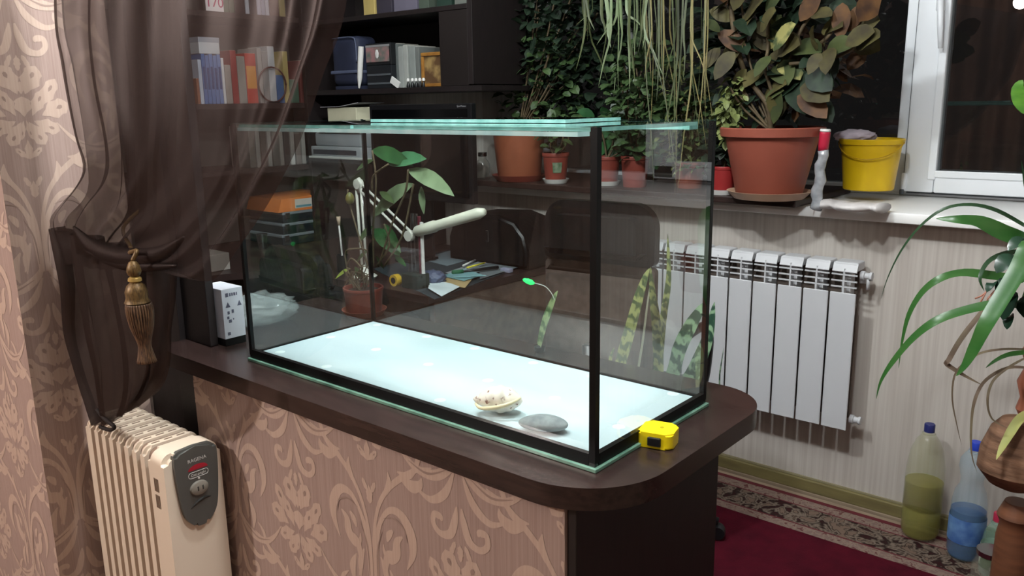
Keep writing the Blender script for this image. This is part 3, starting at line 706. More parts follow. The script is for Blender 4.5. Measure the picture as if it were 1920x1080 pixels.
def bush(t, q, cx, cy, cz, rx, ry, rz, n, ln, m, w=.35, kind='oval', stems=7, name='foliage', seed=1, up_=.2):
    rd_ = random.Random(seed); bm = bmesh.new()
    for i in range(n):
        while True:
            v = Vector((rd_.uniform(-1,1), rd_.uniform(-1,1), rd_.uniform(-1,1)))
            if .15 < v.length < 1: break
        p = Vector((cx+v.x*rx, cy+v.y*ry, cz+v.z*rz)); d = Vector((v.x+rd_.uniform(-.8,.8), v.y+rd_.uniform(-.8,.8), rd_.uniform(-.6,.6)+up_)).normalized()
        L = ln*rd_.uniform(.6, 1.3); e = p+d*L-Vector((0,0,L*.25))
        add_leaf(bm, [p, p+d*L*.5, e], L*w, kind, (rd_.uniform(-.6,.6), rd_.uniform(-1,.2), 1), .15, 2)
    me = bpy.data.meshes.new(name); bm.to_mesh(me); bm.free()
    tag(link(name, me, m, t), kind='stuff')
    bm = bmesh.new(); b = Vector(q)
    for i in range(stems):
        a = rd_.uniform(0, 6.28); e = Vector((cx+math.cos(a)*rx*.6, cy+math.sin(a)*ry*.6, cz+rz*rd_.uniform(-.1,.8)))
        mid = (b+e)/2+Vector((rd_.uniform(-.04,.04), rd_.uniform(-.02,.02), 0)); add_tube(bm, cr([b, mid, e], 4), .004, 5)
    tag(bmobj('stems', bm, stem_m, t, True), kind='stuff')
tA, qA = pot('potted_shrub', 'big orange clay pot with a dark bushy shrub at the left end of the board', 974, 338, .118, .092, .225, orange_pot_m, terra_dark)
bush(tA, qA+Vector((0,0,.2)), -.46, 1.93, 1.74, .34, .20, .44, 1500, .052, leafA, .40, stems=12, seed=3)
bush(tA, qA+Vector((0,0,.2)), -.56, 1.84, 1.50, .22, .12, .24, 420, .045, leafB, .38, stems=4, seed=4, name='lower_foliage')
tB, qB = pot('potted_herb', 'small red plastic pot with a green label on a white saucer', 1042, 343, .056, .043, .125, terra_dark, white_pl)
lx = qB.x+.004
bm = bmesh.new(); 
for (a0, a1, z0_, z1_) in ((-1.15, -.45, .045, .088),):
    va = []; n_ = 8
    for k in range(n_+1):
        a = a0+(a1-a0)*k/n_; va.append([bm.verts.new((qB.x+math.cos(a)*(.0505+.0145*(zz-.05)/.06)*1.0, qB.y+math.sin(a)*(.0505+.0145*(zz-.05)/.06), qB.z+zz)) for zz in (z0_, z1_)])
    for a, b in zip(va, va[1:]): bm.faces.new((a[0], b[0], b[1], a[1]))
tag(bmobj('paper_label', bm, mat('green_label', S(134,150,126), .5, col2=S(80,110,80), scale=60), tB), 'grey green paper label')
bush(tB, qB+Vector((0,0,.1)), qB.x+.01, qB.y, qB.z+.22, .07, .05, .10, 60, .05, leafB, .35, stems=5, seed=5)
tC, qC = pot('potted_schefflera', 'dark red pot on a white saucer with a broad-leaved green plant behind the tank corner', 1137, 347, .055, .044, .115, terra_dark, white_pl)
bm = None
def big_leaf_plant(t, q, leaves, m, stem=stem_m, w=.4, kind='oval', seed=1, name='leaf', fold=.15, arch=.08):
    """leaves: list of (base, tip, material or None, half width)"""
    for i, (b, e, mm, hw) in enumerate(leaves):
        b = Vector(b); e = Vector(e); d = e-b; L = d.length
        mid = (b+e)/2+Vector((0,0,L*.12)); f = Vector((rnd.uniform(-.5,.5), -1, rnd.uniform(.2,.9)))
        leaf(name, [b, b+d*.33+Vector((0,0,L*arch)), b+d*.67+Vector((0,0,L*arch)), e], hw, mm or m, t, kind, f, fold, 2)
def pixel_leaves(L, Y, mats, hw=1.0, jit=.05):
    out = []
    for (x0, y0, x1, y1, w_, k) in L:
        yy = Y+rnd.uniform(-jit, jit); a = at(x0, y0, Y=yy); b = at(x1, y1, Y=yy-rnd.uniform(0, jit*1.4)); out.append((a, b, mats[k], w_*hw*(b-a).length))
    return out
LC = [(1150,255,1112,300,.34,0),(1150,255,1140,315,.36,0),(1150,255,1185,312,.38,0),(1155,250,1215,285,.36,1),(1150,245,1110,262,.34,0),(1160,240,1210,232,.33,1),(1150,235,1128,200,.33,0),(1165,235,1190,190,.33,1),
      (1195,262,1178,318,.36,0),(1200,262,1232,318,.36,0),(1205,255,1245,270,.35,0),(1190,235,1160,212,.33,0),(1210,240,1246,214,.3,1),(1120,232,1090,252,.33,0),(1115,225,1080,212,.33,0)]
big_leaf_plant(tC, qC, pixel_leaves(LC, 1.84, [leafG, leafB]), leafG)
bm = bmesh.new()
for e in ((1150,250),(1165,238),(1200,258),(1120,228)): 
    p = at(e[0], e[1], Y=1.84); add_tube(bm, cr([qC+Vector((0,0,.1)), (qC+p)/2+Vector((.01,0,.05)), p], 4), .004, 6)
tag(bmobj('stems', bm, stem_m, tC, True), kind='stuff')
tD, qD = pot('potted_ivy', 'dull terracotta pot half hidden by drooping green foliage, between two white-saucered pots', 1190, 350, .056, .046, .12, terra_dark)
bush(tD, qD+Vector((0,0,.1)), qD.x+.03, qD.y-.02, 1.42, .14, .10, .26, 420, .042, leafB, .42, stems=8, seed=8)
tE, qE = pot('potted_fern', 'low clay coloured pot with feathery light green foliage, left of the small red pot', 1292, 352, .06, .048, .10, terracotta)
bush(tE, qE+Vector((0,0,.08)), qE.x-.02, qE.y-.01, 1.36, .13, .10, .24, 520, .040, leafC, .18, 'lance', stems=14, seed=9)
bush(tE, qE+Vector((0,0,.08)), qE.x+.02, qE.y-.03, 1.30, .12, .08, .16, 260, .036, leafB, .40, stems=4, seed=10, name='green_foliage')
tF, qF = pot('potted_seedling', 'small crimson pot with a white saucer just left of the biggest terracotta pot', 1354, 364, .047, .039, .10, mat('crimson_pot', S(150,44,44), .4), white_pl)
bush(tF, qF+Vector((0,0,.09)), qF.x-.01, qF.y, qF.z+.17, .07, .05, .08, 70, .05, leafA, .4, stems=4, seed=12)
# grey tree-like plant with silvery leaves
tI, qI = pot('potted_silver_plant', 'little grey pot with a pale silvery leafed stem behind the glass lids', 1168, 338, .042, .034, .09, mat('grey_pot', S(110,112,112), .5), dY=.13)
bm = bmesh.new(); add_tube(bm, cr([qI+Vector((0,0,.08)), at(1182, 250, Y=1.95), at(1170, 180, Y=1.93), at(1190, 120, Y=1.93), at(1180, 60, Y=1.92), at(1150, -20, Y=1.9)], 6), .012, 8); bmobj('trunk', bm, mat('silver_bark', S(140,144,140), .6, col2=S(100,104,100), scale=30), tI, True)
LI = []
for k in range(22):
    x = 1178+rnd.uniform(-18, 22); y = rnd.uniform(120, 245); LI.append((x, y, x+rnd.uniform(-34, 34), y+rnd.uniform(-4, 26), .28, 0))
big_leaf_plant(tI, qI, pixel_leaves(LI, 1.88, [leafS]), leafS)

# ---- large terracotta pot with the variegated rubber plant
tG, qG = pot('potted_rubber_plant', 'large terracotta pot on a pale saucer with a broad-leaved olive and cream rubber plant', 1441, 371, .168, .108, .238, terracotta, saucer_m)
bm = bmesh.new(); top_ = qG+Vector((0,0,.22))
Yp = qG.y
trunks = [[(1440,245),(1446,215),(1450,180),(1462,150),(1480,120)], [(1445,245),(1440,200),(1420,170),(1398,140),(1380,80),(1370,10),(1365,-60)], [(1462,150),(1500,110),(1540,80),(1560,60)], [(1450,180),(1435,130),(1440,90),(1440,50),(1450,0)], [(1480,120),(1560,110),(1600,90)], [(1480,120),(1500,60),(1530,10),(1540,-60)]]
for i, tr_ in enumerate(trunks):
    add_tube(bm, cr([at(x, y, Y=Yp+rnd.uniform(-.02,.02)) for x, y in tr_], 5), .009 if i < 2 else .006, 7)
bmobj('trunk', bm, stem_m, tG, True)
MG = [leafD, leafE, leafF, mat('leaf_olive_green', S(70,78,44), .6, spec=.25, col2=S(50,58,38), scale=14), leafA]
LG = [(1465,150,1395,232,.0,0)]
LG = [ # x0,y0 base -> x1,y1 tip, half-width ratio, material
 (1400,62,1352,140,.30,0),(1398,100,1345,62,.26,2),(1378,98,1340,150,.28,0),(1372,40,1330,20,.3,0),(1375,20,1400,-40,.3,0),(1385,60,1420,20,.28,0),(1395,40,1440,-10,.3,0),(1362,10,1340,-50,.3,2),
 (1440,95,1412,55,.36,0),(1445,95,1465,28,.30,1),(1450,95,1492,45,.28,1),(1450,100,1500,84,.30,0),(1445,105,1415,145,.34,3),(1455,120,1478,160,.40,3),(1462,110,1500,150,.38,1),(1440,120,1462,100,.3,0),
 (1480,95,1540,98,.30,3),(1500,100,1470,62,.3,0),(1530,95,1522,50,.32,0),(1545,95,1555,48,.28,0),(1550,95,1600,88,.30,3),(1555,90,1548,140,.30,0),(1560,100,1560,155,.3,4),(1540,100,1515,140,.3,0),(1530,110,1498,128,.3,4),
 (1575,75,1580,5,.30,2),(1595,78,1650,95,.42,0),(1590,60,1620,10,.32,2),(1610,40,1655,-10,.34,2),(1585,85,1640,60,.44,0),(1605,90,1650,70,.4,0),(1600,60,1650,38,.36,0),
 (1480,140,1520,178,.34,4),(1490,150,1540,200,.34,2),(1500,165,1555,190,.34,0),(1510,140,1560,170,.34,4),(1480,165,1510,215,.34,4),(1520,190,1560,230,.32,4),(1495,180,1550,222,.3,2),
 (1430,130,1395,165,.34,0),(1425,60,1455,20,.3,0),(1470,60,1510,10,.32,4),(1500,40,1540,-10,.32,2),(1520,30,1560,30,.32,0),(1400,130,1372,182,.32,0),(1415,40,1440,70,.3,0),(1435,20,1475,-20,.3,3),
 (1455,225,1440,180,.2,0),(1450,230,1478,185,.22,0),(1450,232,1465,175,.22,3),(1540,60,1580,50,.3,0),(1350,90,1322,130,.3,0),(1350,60,1318,40,.3,3),(1430,185,1475,158,.26,0),(1432,190,1470,170,.24,3)]
big_leaf_plant(tG, qG, pixel_leaves(LG, Yp-.02, MG, .95), leafD, fold=.12)
bush(tG, qG+Vector((0,0,.22)), qG.x-.135, qG.y-.03, 1.38, .045, .05, .12, 170, .032, leafC, .34, stems=5, seed=20, name='trailing_foliage', up_=-.3)
bush(tG, qG+Vector((0,0,.22)), .47, qG.y+.08, 1.60, .27, .09, .28, 230, .085, leafA, .36, stems=4, seed=22, name='rear_foliage')
bush(tG, qG+Vector((0,0,.22)), .56, qG.y+.12, 1.50, .20, .08, .16, 60, .085, leafF, .36, stems=2, seed=23, name='rear_reddish_foliage')

# ---- hanging plants with long strap leaves, their pots above the picture
def hanging(name, label, xs, Yc, zt, n, seed, m, y0=-120, ylo=90, yhi=245, wd=.006, drift=50, lab2=None):
    rd_ = random.Random(seed); c = at((xs[0]+xs[1])/2, y0, Y=Yc); t = thing(name, (c.x, c.y, c.z), label, 'hanging plant')
    lathe('hanging_pot', [(.06,0),(.085,.10),(.092,.105),(.088,.12),(.078,.12),(.06,.03),(0,.03)], (c.x, c.y, c.z), white_pl, t, 24)
    bm = bmesh.new()
    for a in (0, 2.1, 4.2): add_tube(bm, [(c.x+.088*math.cos(a), c.y+.088*math.sin(a), c.z+.115), (c.x, c.y, min(2.6, c.z+.42))], .0015, 5)
    add_tube(bm, [(c.x, c.y, min(2.59, c.z+.42)), (c.x, c.y, 2.599)], .0015, 5); bmobj('hanger_cord', bm, white_pl, t)
    for i in range(n):
        x = rd_.uniform(*xs); ye = rd_.uniform(ylo, yhi); yy = Yc+rd_.uniform(-.07, .07); xe = x+rd_.uniform(-drift, drift)
        p0 = Vector((c.x+rd_.uniform(-.06,.06), c.y+rd_.uniform(-.06,.06), c.z+.12)); p1 = at(x, min(-20, y0+50), Y=yy); p2 = at(x+rd_.uniform(-6,6), ye*.35, Y=yy); p3 = at((x+xe)/2, ye*.7, Y=yy); p4 = at(xe, ye, Y=yy)
        leaf('strap_leaf', [p0, p1, p2, p3, p4], wd*rd_.uniform(.6,1.4), m[i % len(m)], t, 'strap', (rd_.uniform(-.7,.7), -1, .1), .2, 3)
    return t
hanging('hanging_spider_plant', 'hanging spider plant whose pale narrow leaves fall in front of the dark shrub', (1095, 1215), 1.62, 2.1, 26, 31, [mat('leaf_dull_strap', S(82,90,56), .5, col2=S(60,68,44), scale=10), mat('leaf_pale_strap', S(112,122,92), .45, col2=S(112,130,92), scale=10)], ylo=40, yhi=190, wd=.0052, drift=35)
hanging('hanging_string_plant', 'hanging plant with long yellowish strands reaching down beside the tank corner', (1215, 1325), 1.60, 2.1, 30, 32, [mat('leaf_dull_strap', S(82,90,56)), mat('leaf_straw', S(110,106,66), .6, col2=S(130,118,76), scale=10)], ylo=140, yhi=385, wd=.0030, drift=30)
# trailing fern foliage above the tank's right side
# ---- bucket, rolls on the sill
def bucket():
    q = at(1626, 374, Z=1.0598); q.z = 1.0602+.036
    t = thing('yellow_bucket', q, 'yellow plastic bucket with a thin handle at the right end of the window sill', 'bucket')
    ym = mat('bucket_yellow', S(222,186,24), .35, col2=S(206,166,18), scale=3)
    h = .178; lathe('body', [(.080,0),(.084,.003),(.100,h-.02),(.107,h-.018),(.109,h-.003),(.107,h),(.102,h),(.098,h-.02),(.078,.006),(0,.006)], q, ym, t, 40)
    hp = [q+Vector((.108*math.cos(a), .108*math.sin(a), h-.012-.055*max(0, math.sin((a-math.radians(200))/math.radians(160)*math.pi)))) for a in [math.radians(200+160*i/16) for i in range(17)]]
    tube('handle', hp, .0022, mat('bucket_handle', S(190,150,16), .4), t)
    c = crumple('cloth', (q.x-.055, q.y-.01, q.z+h-.012), .075, .06, .026, mat('lilac_cloth', S(192,180,190), .8, bump=.3), 'pale lilac cloth draped over the left rim of the yellow bucket', 'cloth', 5, .25, .3)
bucket()
def rolls():
    # flattened white roll lying on the sill under the bucket, and a wrapped pipe leaning beside it
    m = mat('white_wrap', S(206,202,200), .4, col2=S(186,182,180), scale=14, bump=.5)
    bm = bmesh.new(); a = at(1540, 384, Z=1.075); b = at(1655, 392, Z=1.075)
    pts = [a.lerp(b, k/10)+Vector((0, .012*math.sin(k*.9), 0)) for k in range(11)]
    add_tube(bm, pts, [.026+.003*math.sin(k*2.1) for k in range(11)], 12)
    for v in bm.verts: v.co.z = 1.0600+.0262*max(0, min(1.3, (v.co.z-1.045)/.045)); v.co.y += (v.co.y-a.y)*.9
    tag(bmobj('rolled_cloth', bm, m, smooth=True), 'flattened white roll of cloth lying on the sill under the yellow bucket', 'cloth roll')
    base = at(1530, 382, Z=1.078); dd = base.y
    tip = at(1548, 242, Y=dd-.01)
    base.z = 1.0600
    t = thing('wrapped_pipe', base, 'slim silvery wrapped pipe with a red end standing beside the largest terracotta pot', 'pipe')
    sm = mat('silver_wrap', S(184,188,192), .22, col2=S(150,154,160), scale=30, bump=.6, bscale=50, metal=.3)
    k1 = base.lerp(tip, .72); pts = [base.lerp(tip, k/12*.74)+Vector((.004*math.sin(k*1.3), 0, 0)) for k in range(13)]
    bm = bmesh.new(); add_tube(bm, pts, [.019-.0035*k/12+.0018*math.sin(k*2.3) for k in range(13)], 12); bmobj('wrapped_body', bm, sm, t, True)
    bm = bmesh.new(); add_tube(bm, [base.lerp(tip, k) for k in (.735, .80, .95, .97)], [.0155, .0165, .017, .016], 14); bmobj('red_end', bm, mat('red_tape', S(178,34,60), .35), t, True)
    bm = bmesh.new(); add_tube(bm, [base.lerp(tip, k) for k in (.97, .985, 1.0)], [.0165, .017, .015], 14); bmobj('white_cap', bm, white_pl, t, True)
rolls()

# ---- glass jar behind the tank
jar_m = pane_mat('jar_glass', (.84,.84,.83,1), refl=3.0)
q = at(905, 348, Z=BZ)
t = thing('glass_jar', (-.775, 1.70, BZ+.0004), 'clear glass bottle with a metal lid left of the orange pot', 'jar'); q = Vector((-.775, 1.70, BZ+.0006))
lathe('glass_body', [(.030,0),(.034,.004),(.034,.06),(.028,.078),(.018,.09),(.018,.10)], q, jar_m, t, 24); lathe('lid', [(.019,.1005),(.02,.102),(.02,.118),(0,.119)], q, metal, t, 20)

# ================================================================ CURTAIN AND TASSEL
sheer = sheer_mat('brown_organza', S(40,30,28), .62)
sheer2 = sheer_mat('brown_organza_back', S(34,25,23), .66)
sheer3 = sheer_mat('brown_organza_tail', S(36,26,23), .80)
CY = -.235
def sheet(name, guides, m, parent, ns=90, nt=60, amp=.018, freq=11, ph=0, ybase=CY, bul=0, ext=1):
    """guides: list of left-to-right fold lines, each a list of photo points on the curtain's own plane Y=ybase"""
    G = []
    for g in guides:
        pp = cr([(at(x, y, Y=ybase).x, at(x, y, Y=ybase).z) for x, y in g], 10)
        L = [0]
        for a, b in zip(pp, pp[1:]): L.append(L[-1]+math.hypot(b[0]-a[0], b[1]-a[1]))
        row = []
        for k in range(nt+1):
            s = L[-1]*k/nt; i = 0
            while i < len(L)-2 and L[i+1] < s: i += 1
            f = (s-L[i])/max(1e-9, L[i+1]-L[i]); row.append((pp[i][0]+(pp[i+1][0]-pp[i][0])*f, pp[i][1]+(pp[i+1][1]-pp[i][1])*f))
        G.append(row)
    bm = bmesh.new(); V = []
    ng = len(G)-1
    for k in range(nt+1):
        t_ = k/nt; line = cr([G[j][k] for j in range(ng+1)], 12); row = []
        for i in range(ns+1):
            s = i/ns; f = s*(len(line)-1); a = int(min(f, len(line)-2)); f -= a
            x = line[a][0]+(line[a+1][0]-line[a][0])*f; z = line[a][1]+(line[a+1][1]-line[a][1])*f
            A_ = amp*(1-.35*t_)*(.75+.5*math.sin(s*7.3+ph*2))
            pl = math.sin(s*freq*2*math.pi+ph+1.2*math.sin(3*t_+ph)+.8*math.sin(s*9))
            y = ybase+A_*pl-bul*math.sin(math.pi*t_**1.4)*(.4+.6*s)
            x += A_*.22*math.sin(s*freq*4*math.pi+ph+t_*2)
            row.append(bm.verts.new((x, y, z)))
        V.append(row)
    for a, b in zip(V, V[1:]):
        for i in range(ns): bm.faces.new((a[i], a[i+1], b[i+1], b[i]))
    return bmobj(name, bm, m, parent, True)
cur = thing('sheer_curtain', (-.1, CY, .66), 'sheer dark brown organza curtain gathered to the left above the heater', 'curtain')
UP = -440
g_ = [[(92,UP),(105,0),(125,120),(150,250),(168,310),(150,350),(100,405),(98,432),(112,470),(120,500)],
      [(190,UP),(200,0),(212,140),(235,270),(225,340),(180,390),(150,430),(150,465),(150,492)],
      [(330,UP),(330,0),(335,150),(330,280),(290,360),(240,410),(205,440),(190,470),(182,495)],
      [(470,UP),(460,0),(455,150),(440,280),(405,370),(350,430),(290,450),(235,470),(210,497)],
      [(590,UP),(575,0),(555,140),(520,260),(475,360),(425,435),(360,485),(280,485),(240,500)],
      [(680,UP),(655,0),(620,140),(585,265),(535,375),(482,455),(425,520),(345,508),(262,492)]]
sheet('front_drape', g_, sheer, cur, 130, 70, .015, 7, 0, CY, .05)
g2 = [[(120,UP),(118,0),(140,130),(162,280),(165,360),(125,410),(112,450),(118,500)],
      [(190,UP),(190,0),(200,150),(225,290),(215,380),(170,430),(150,465),(150,500)],
      [(260,UP),(250,0),(262,150),(262,290),(255,390),(215,440),(190,475),(190,505)],
      [(320,UP),(310,0),(318,150),(305,300),(298,400),(262,450),(232,480),(225,505)],
      [(360,UP),(352,0),(350,150),(345,290),(352,400),(330,460),(285,495),(262,508)]]
sheet('back_drape', g2, sheer2, cur, 110, 50, .014, 7, 1.7, CY+.05, .02)
g3 = [[(100,425),(122,530),(124,620),(140,690),(158,740),(178,792)],
      [(150,440),(168,550),(178,620),(188,690),(190,745),(196,798)],
      [(205,455),(220,550),(230,620),(235,690),(232,745),(222,782)],
      [(265,470),(274,560),(283,620),(285,690),(268,735),(243,770)],
      [(312,480),(312,560),(305,620),(303,680),(290,728),(262,758)]]
sheet('gathered_tail', g3, sheer3, cur, 80, 40, .020, 6, .6, CY, .0)
sheet('gathered_tail_back', [[(x+4, y-2) for x, y in g] for g in g3], sheer3, cur, 70, 40, .018, 5, 2.4, CY+.035, .0)
# bunched folds lying over the tie
for i, (pl, r_) in enumerate((([(138,425),(175,462),(235,482),(300,476),(345,445)], .020), ([(160,470),(215,492),(275,500),(330,498)], .012))):
    pts = [at(x, y, Y=CY-.035-.004*i) for x, y in cr(pl, 6)]
    bm = bmesh.new(); add_tube(bm, pts, [r_*(.12+.9*math.sin(math.pi*k/(len(pts)-1))) for k in range(len(pts))], 12); bmobj('bunched_fold', bm, sheer2, cur, True)
bm = bmesh.new()
hem = [(182,768),(196,785),(214,800),(205,806),(188,800)]
pts = [at(x, y, Y=CY-.005) for x, y in hem]; add_tube(bm, cr(pts, 5), .005, 8); bmobj('dark_hem', bm, mat('dark_hem', S(30,20,18), .8), cur, True)
# tie-back tassel
gold = mat('gold_braid', S(118,92,54), .45, col2=S(78,58,32), scale=60, stretch=(6,6,1), metal=.35)
brn = mat('bronze_fringe', S(116,86,60), .5, col2=S(60,40,30), scale=40, stretch=(8,8,1))
tx = at(250, 500, Y=CY-.075); ts = thing('tieback_tassel', tx, 'gold brown tassel hanging from the curtain tie', 'tassel')
K = .00094*1.0
def tl(n, prof, m, seg=24): lathe(n, [(r*K, -z*K) for r, z in prof], (tx.x, tx.y, tx.z), m, ts, seg)
tl('bead', [(2,-14),(8,-10),(13,0),(15,10),(12,18),(6,22)], gold)
tl('neck', [(8,20),(13,24),(14,30),(9,34)], mat('gold_bright', S(196,164,96), .3, metal=.5))
tl('ball', [(9,32),(18,40),(23,54),(22,66),(24,72),(26,76),(22,80)], gold)
bm = bmesh.new()
prf = [(24,78),(26,92),(24,112),(21,130),(15,150),(11,168),(13,184),(18,206)]
for i in range(30):
    a = 2*math.pi*i/30; add_tube(bm, [Vector((tx.x+r*K*math.cos(a)+z*K*.06, tx.y+r*K*math.sin(a), tx.z-z*K)) for r, z in cr(prf, 3)], 2.4*K, 5)
tag(bmobj('fringe', bm, brn, ts, True), kind='stuff')
bm = bmesh.new(); a_ = at(252, 500, Y=CY-.07); add_tube(bm, cr([Vector((tx.x, tx.y, tx.z+.012)), Vector((tx.x+.0, tx.y+.01, tx.z+.03)), Vector((tx.x-.05, tx.y+.02, tx.z+.02)), Vector((tx.x-.13, tx.y+.06, tx.z+.015)), Vector((-.30, -.13, tx.z+.02)), Vector((-.40, -.03, tx.z+.05))], 6), .0045, 8); bmobj('cord', bm, gold, ts, True)

# ================================================================ DESK CORNER
desk = thing('corner_desk', (-1.2, 1.3, FZ), 'dark L-shaped corner desk with sides coloured as brown reflected haze under the shelves', 'desk')
DZ = .75
bm = bmesh.new(); add_prism(bm, [(-2.045,.36),(-1.36,.36),(-1.34,.70),(-1.26,.86),(-1.10,.94),(-.36,.94),(-.36,1.775),(-2.045,1.775)], DZ-.028, DZ); bmobj('desk_top', bm, dark_wood, desk)
box('side_panel', -.385, -.362, .97, 1.77, FZ, DZ-.029, desk_haze, desk, bev=.002)
box('front_panel', -1.10, -.386, 1.30, 1.32, .10, DZ-.029, desk_haze, desk, bev=.002)
box('left_panel', -2.04, -1.40, .38, .40, FZ, DZ-.029, desk_haze, desk, bev=.002)
box('drawer_block', -2.04, -1.42, .402, 1.10, FZ, DZ-.029, desk_haze, desk, bev=.002)
for k in range(3): box('drawer', -1.42, -1.405, .43, 1.08, .06+.22*k, .26+.22*k, desk_haze, desk, bev=.003)
def sheetpx(name, pts, z, m, label, cat, th=.0012, group=None, parent=None):
    P_ = [at(x, y, Z=z) for x, y in pts]; bm = bmesh.new(); add_prism(bm, [(p.x, p.y) for p in P_], z, z+th)
    o = bmobj(name, bm, m, parent)
    if label: tag(o, label, cat, group)
    return o
pm = lambda n, c: mat(n, c, .6, col2=tuple(x*.93 for x in c[:3])+(1,), scale=10)
sheetpx('desk_mat', [(700,505),(868,462),(998,492),(815,562)], DZ+.0004, pm('dark_blue_mat', S(44,54,60)), 'large dark slate desk mat under the papers', 'desk mat', .002)
sheetpx('paper_sheet', [(790,486),(858,466),(905,480),(838,499)], DZ+.0028, pm('paper_grey_blue', S(112,126,134)), 'grey blue sheet at the far end of the desk mat', 'paper')
sheetpx('paper_sheet', [(835,512),(910,486),(938,496),(868,520)], DZ+.0045, pm('paper_grey', S(138,146,150)), 'pale grey sheet across the middle of the desk mat', 'paper')
sheetpx('paper_sheet', [(898,500),(946,484),(994,494),(900,524)], DZ+.0062, pm('paper_slate', S(104,112,116)), 'slate coloured sheet at the right corner of the desk', 'paper')
sheetpx('envelope', [(805,530),(815,516),(885,524),(872,540)], DZ+.008, pm('envelope_cream', S(176,154,110)), 'brown envelope at the near edge of the desk', 'envelope')
sheetpx('paper_sheet', [(803,541),(806,524),(846,532),(862,538),(828,556)], DZ+.0095, pm('paper_white', S(206,220,224)), 'white sheet hanging at the near corner of the desk by the pen box', 'paper')
sheetpx('folded_leaflet', [(828,518),(870,505),(905,516),(870,527)], DZ+.0112, pm('leaflet_aqua', S(130,176,182)), 'light aqua folded leaflet among the desk papers', 'leaflet', .002)
def rod(name, a, b, z, r, m, label, cat, m2=None, tip=None):
    A_ = at(*a, Z=z); B_ = at(*b, Z=z); t = thing(name, (A_+B_)/2, label, cat)
    tube('shaft', [A_, B_], r, m, t, 8); tube('tip', [B_, B_+(B_-A_).normalized()*.014], [r, r*.2], m2 or m, t, 8)
rod('yellow_pencil', (876,502), (908,493), DZ+.018, .004, pm('pencil_yellow', S(214,202,60)), 'short yellow pencil lying on the desk papers', 'pencil', pm('pencil_wood', S(190,160,120)))
rod('white_pen', (868,498), (890,488), DZ+.017, .004, white_pl, 'white pen lying above the yellow pencil', 'pen')
rod('aqua_pen', (850,520), (906,517), DZ+.018, .003, pm('aqua_plastic', S(150,200,206)), 'thin aqua pen near the edge of the desk', 'pen')
sc_ = thing('scissors', at(880, 510, Z=DZ+.014), 'scissors with a green handle lying on the desk papers', 'scissors')
tube('blade', [at(868,509,Z=DZ+.018), at(895,506,Z=DZ+.018), at(934,501,Z=DZ+.018)], [.004,.006,.007], black_plastic, sc_)
tube('green_handle', [at(848,511,Z=DZ+.019), at(868,509,Z=DZ+.019)], .009, pm('green_plastic', S(40,110,74)), sc_)
# black rounded case at the back right of the desk
def case():
    px = [(846,500),(846,440),(870,416),(930,402),(1000,397),(1048,405),(1072,424),(1084,455),(1082,482)]
    P_ = [at(x, y, Y=1.52) for x, y in px]; P_ = [(p.x, max(p.z, DZ+.0005)) for p in P_]; P_[0] = (P_[0][0], DZ+.0005); P_.append((-.372, DZ+.0005))
    P_ = [(min(x, -.37), z) for x, z in P_]
    x0 = min(x for x, z in P_); 
    pr = [(x0, DZ+.0005), (x0, DZ+.10), (x0+.03, DZ+.17), (x0+.10, DZ+.205), (-.52, DZ+.215), (-.44, DZ+.195), (-.385, DZ+.14), (-.365, DZ+.07), (-.37, DZ+.0005)]
    bm = bmesh.new(); va = [bm.verts.new((x, 1.50, z)) for x, z in pr]; vb = [bm.verts.new((x, 1.74, z)) for x, z in pr]; k = len(pr)
    bm.faces.new(va); bm.faces.new(vb)
    for i in range(k): bm.faces.new((va[i], va[(i+1) % k], vb[(i+1) % k], vb[i]))
    bmesh.ops.recalc_face_normals(bm, faces=bm.faces)
    bmesh.ops.bevel(bm, geom=[e for e in bm.edges if abs(e.verts[0].co.y-e.verts[1].co.y) < 1e-6], offset=.018, segments=3, affect='EDGES')
    t = thing('black_carry_case', ((x0-.37)/2, 1.62, DZ+.0005), 'black rounded carrying case on the back right of the desk', 'case')
    bmobj('case_body', bm, leather, t, 'auto'); box('zip_pull', -.58, -.565, 1.492, 1.50, DZ+.10, DZ+.15, chrome, t)
    return t
case()
# small things in front of the case
gl_ = thing('magnifier_stand', at(935, 478, Z=DZ+.0005), 'small black stand with two chrome knobs in front of the black case', 'magnifier')
q = at(935, 478, Z=DZ+.0005)
lathe('base', [(.03,0),(.032,.006),(.012,.02),(.008,.03)], q, black_plastic, gl_, 20); tube('stem', [q+Vector((0,0,.028)), q+Vector((-.01,0,.07)), q+Vector((-.035,0,.10))], .004, black_plastic, gl_)
for d in ((-.04,0,.105), (-.012,0,.075), (.0,0,.055)): lathe('chrome_knob', [(.0,-.009),(.009,-.007),(.010,.0),(.009,.007),(0,.009)], q+Vector(d), chrome, gl_, 16, ax=(.4,-.5,.6))
q = at(1026, 474, Z=DZ+.0005); box('eraser', -.44, -.39, 1.42, 1.445, DZ+.0005, DZ+.018, mat('lilac_grey_rubber', S(150,150,172), .5), bev=.004); er = bpy.data.objects['eraser']; tag(er, 'pale lilac eraser block in front of the black case', 'eraser')
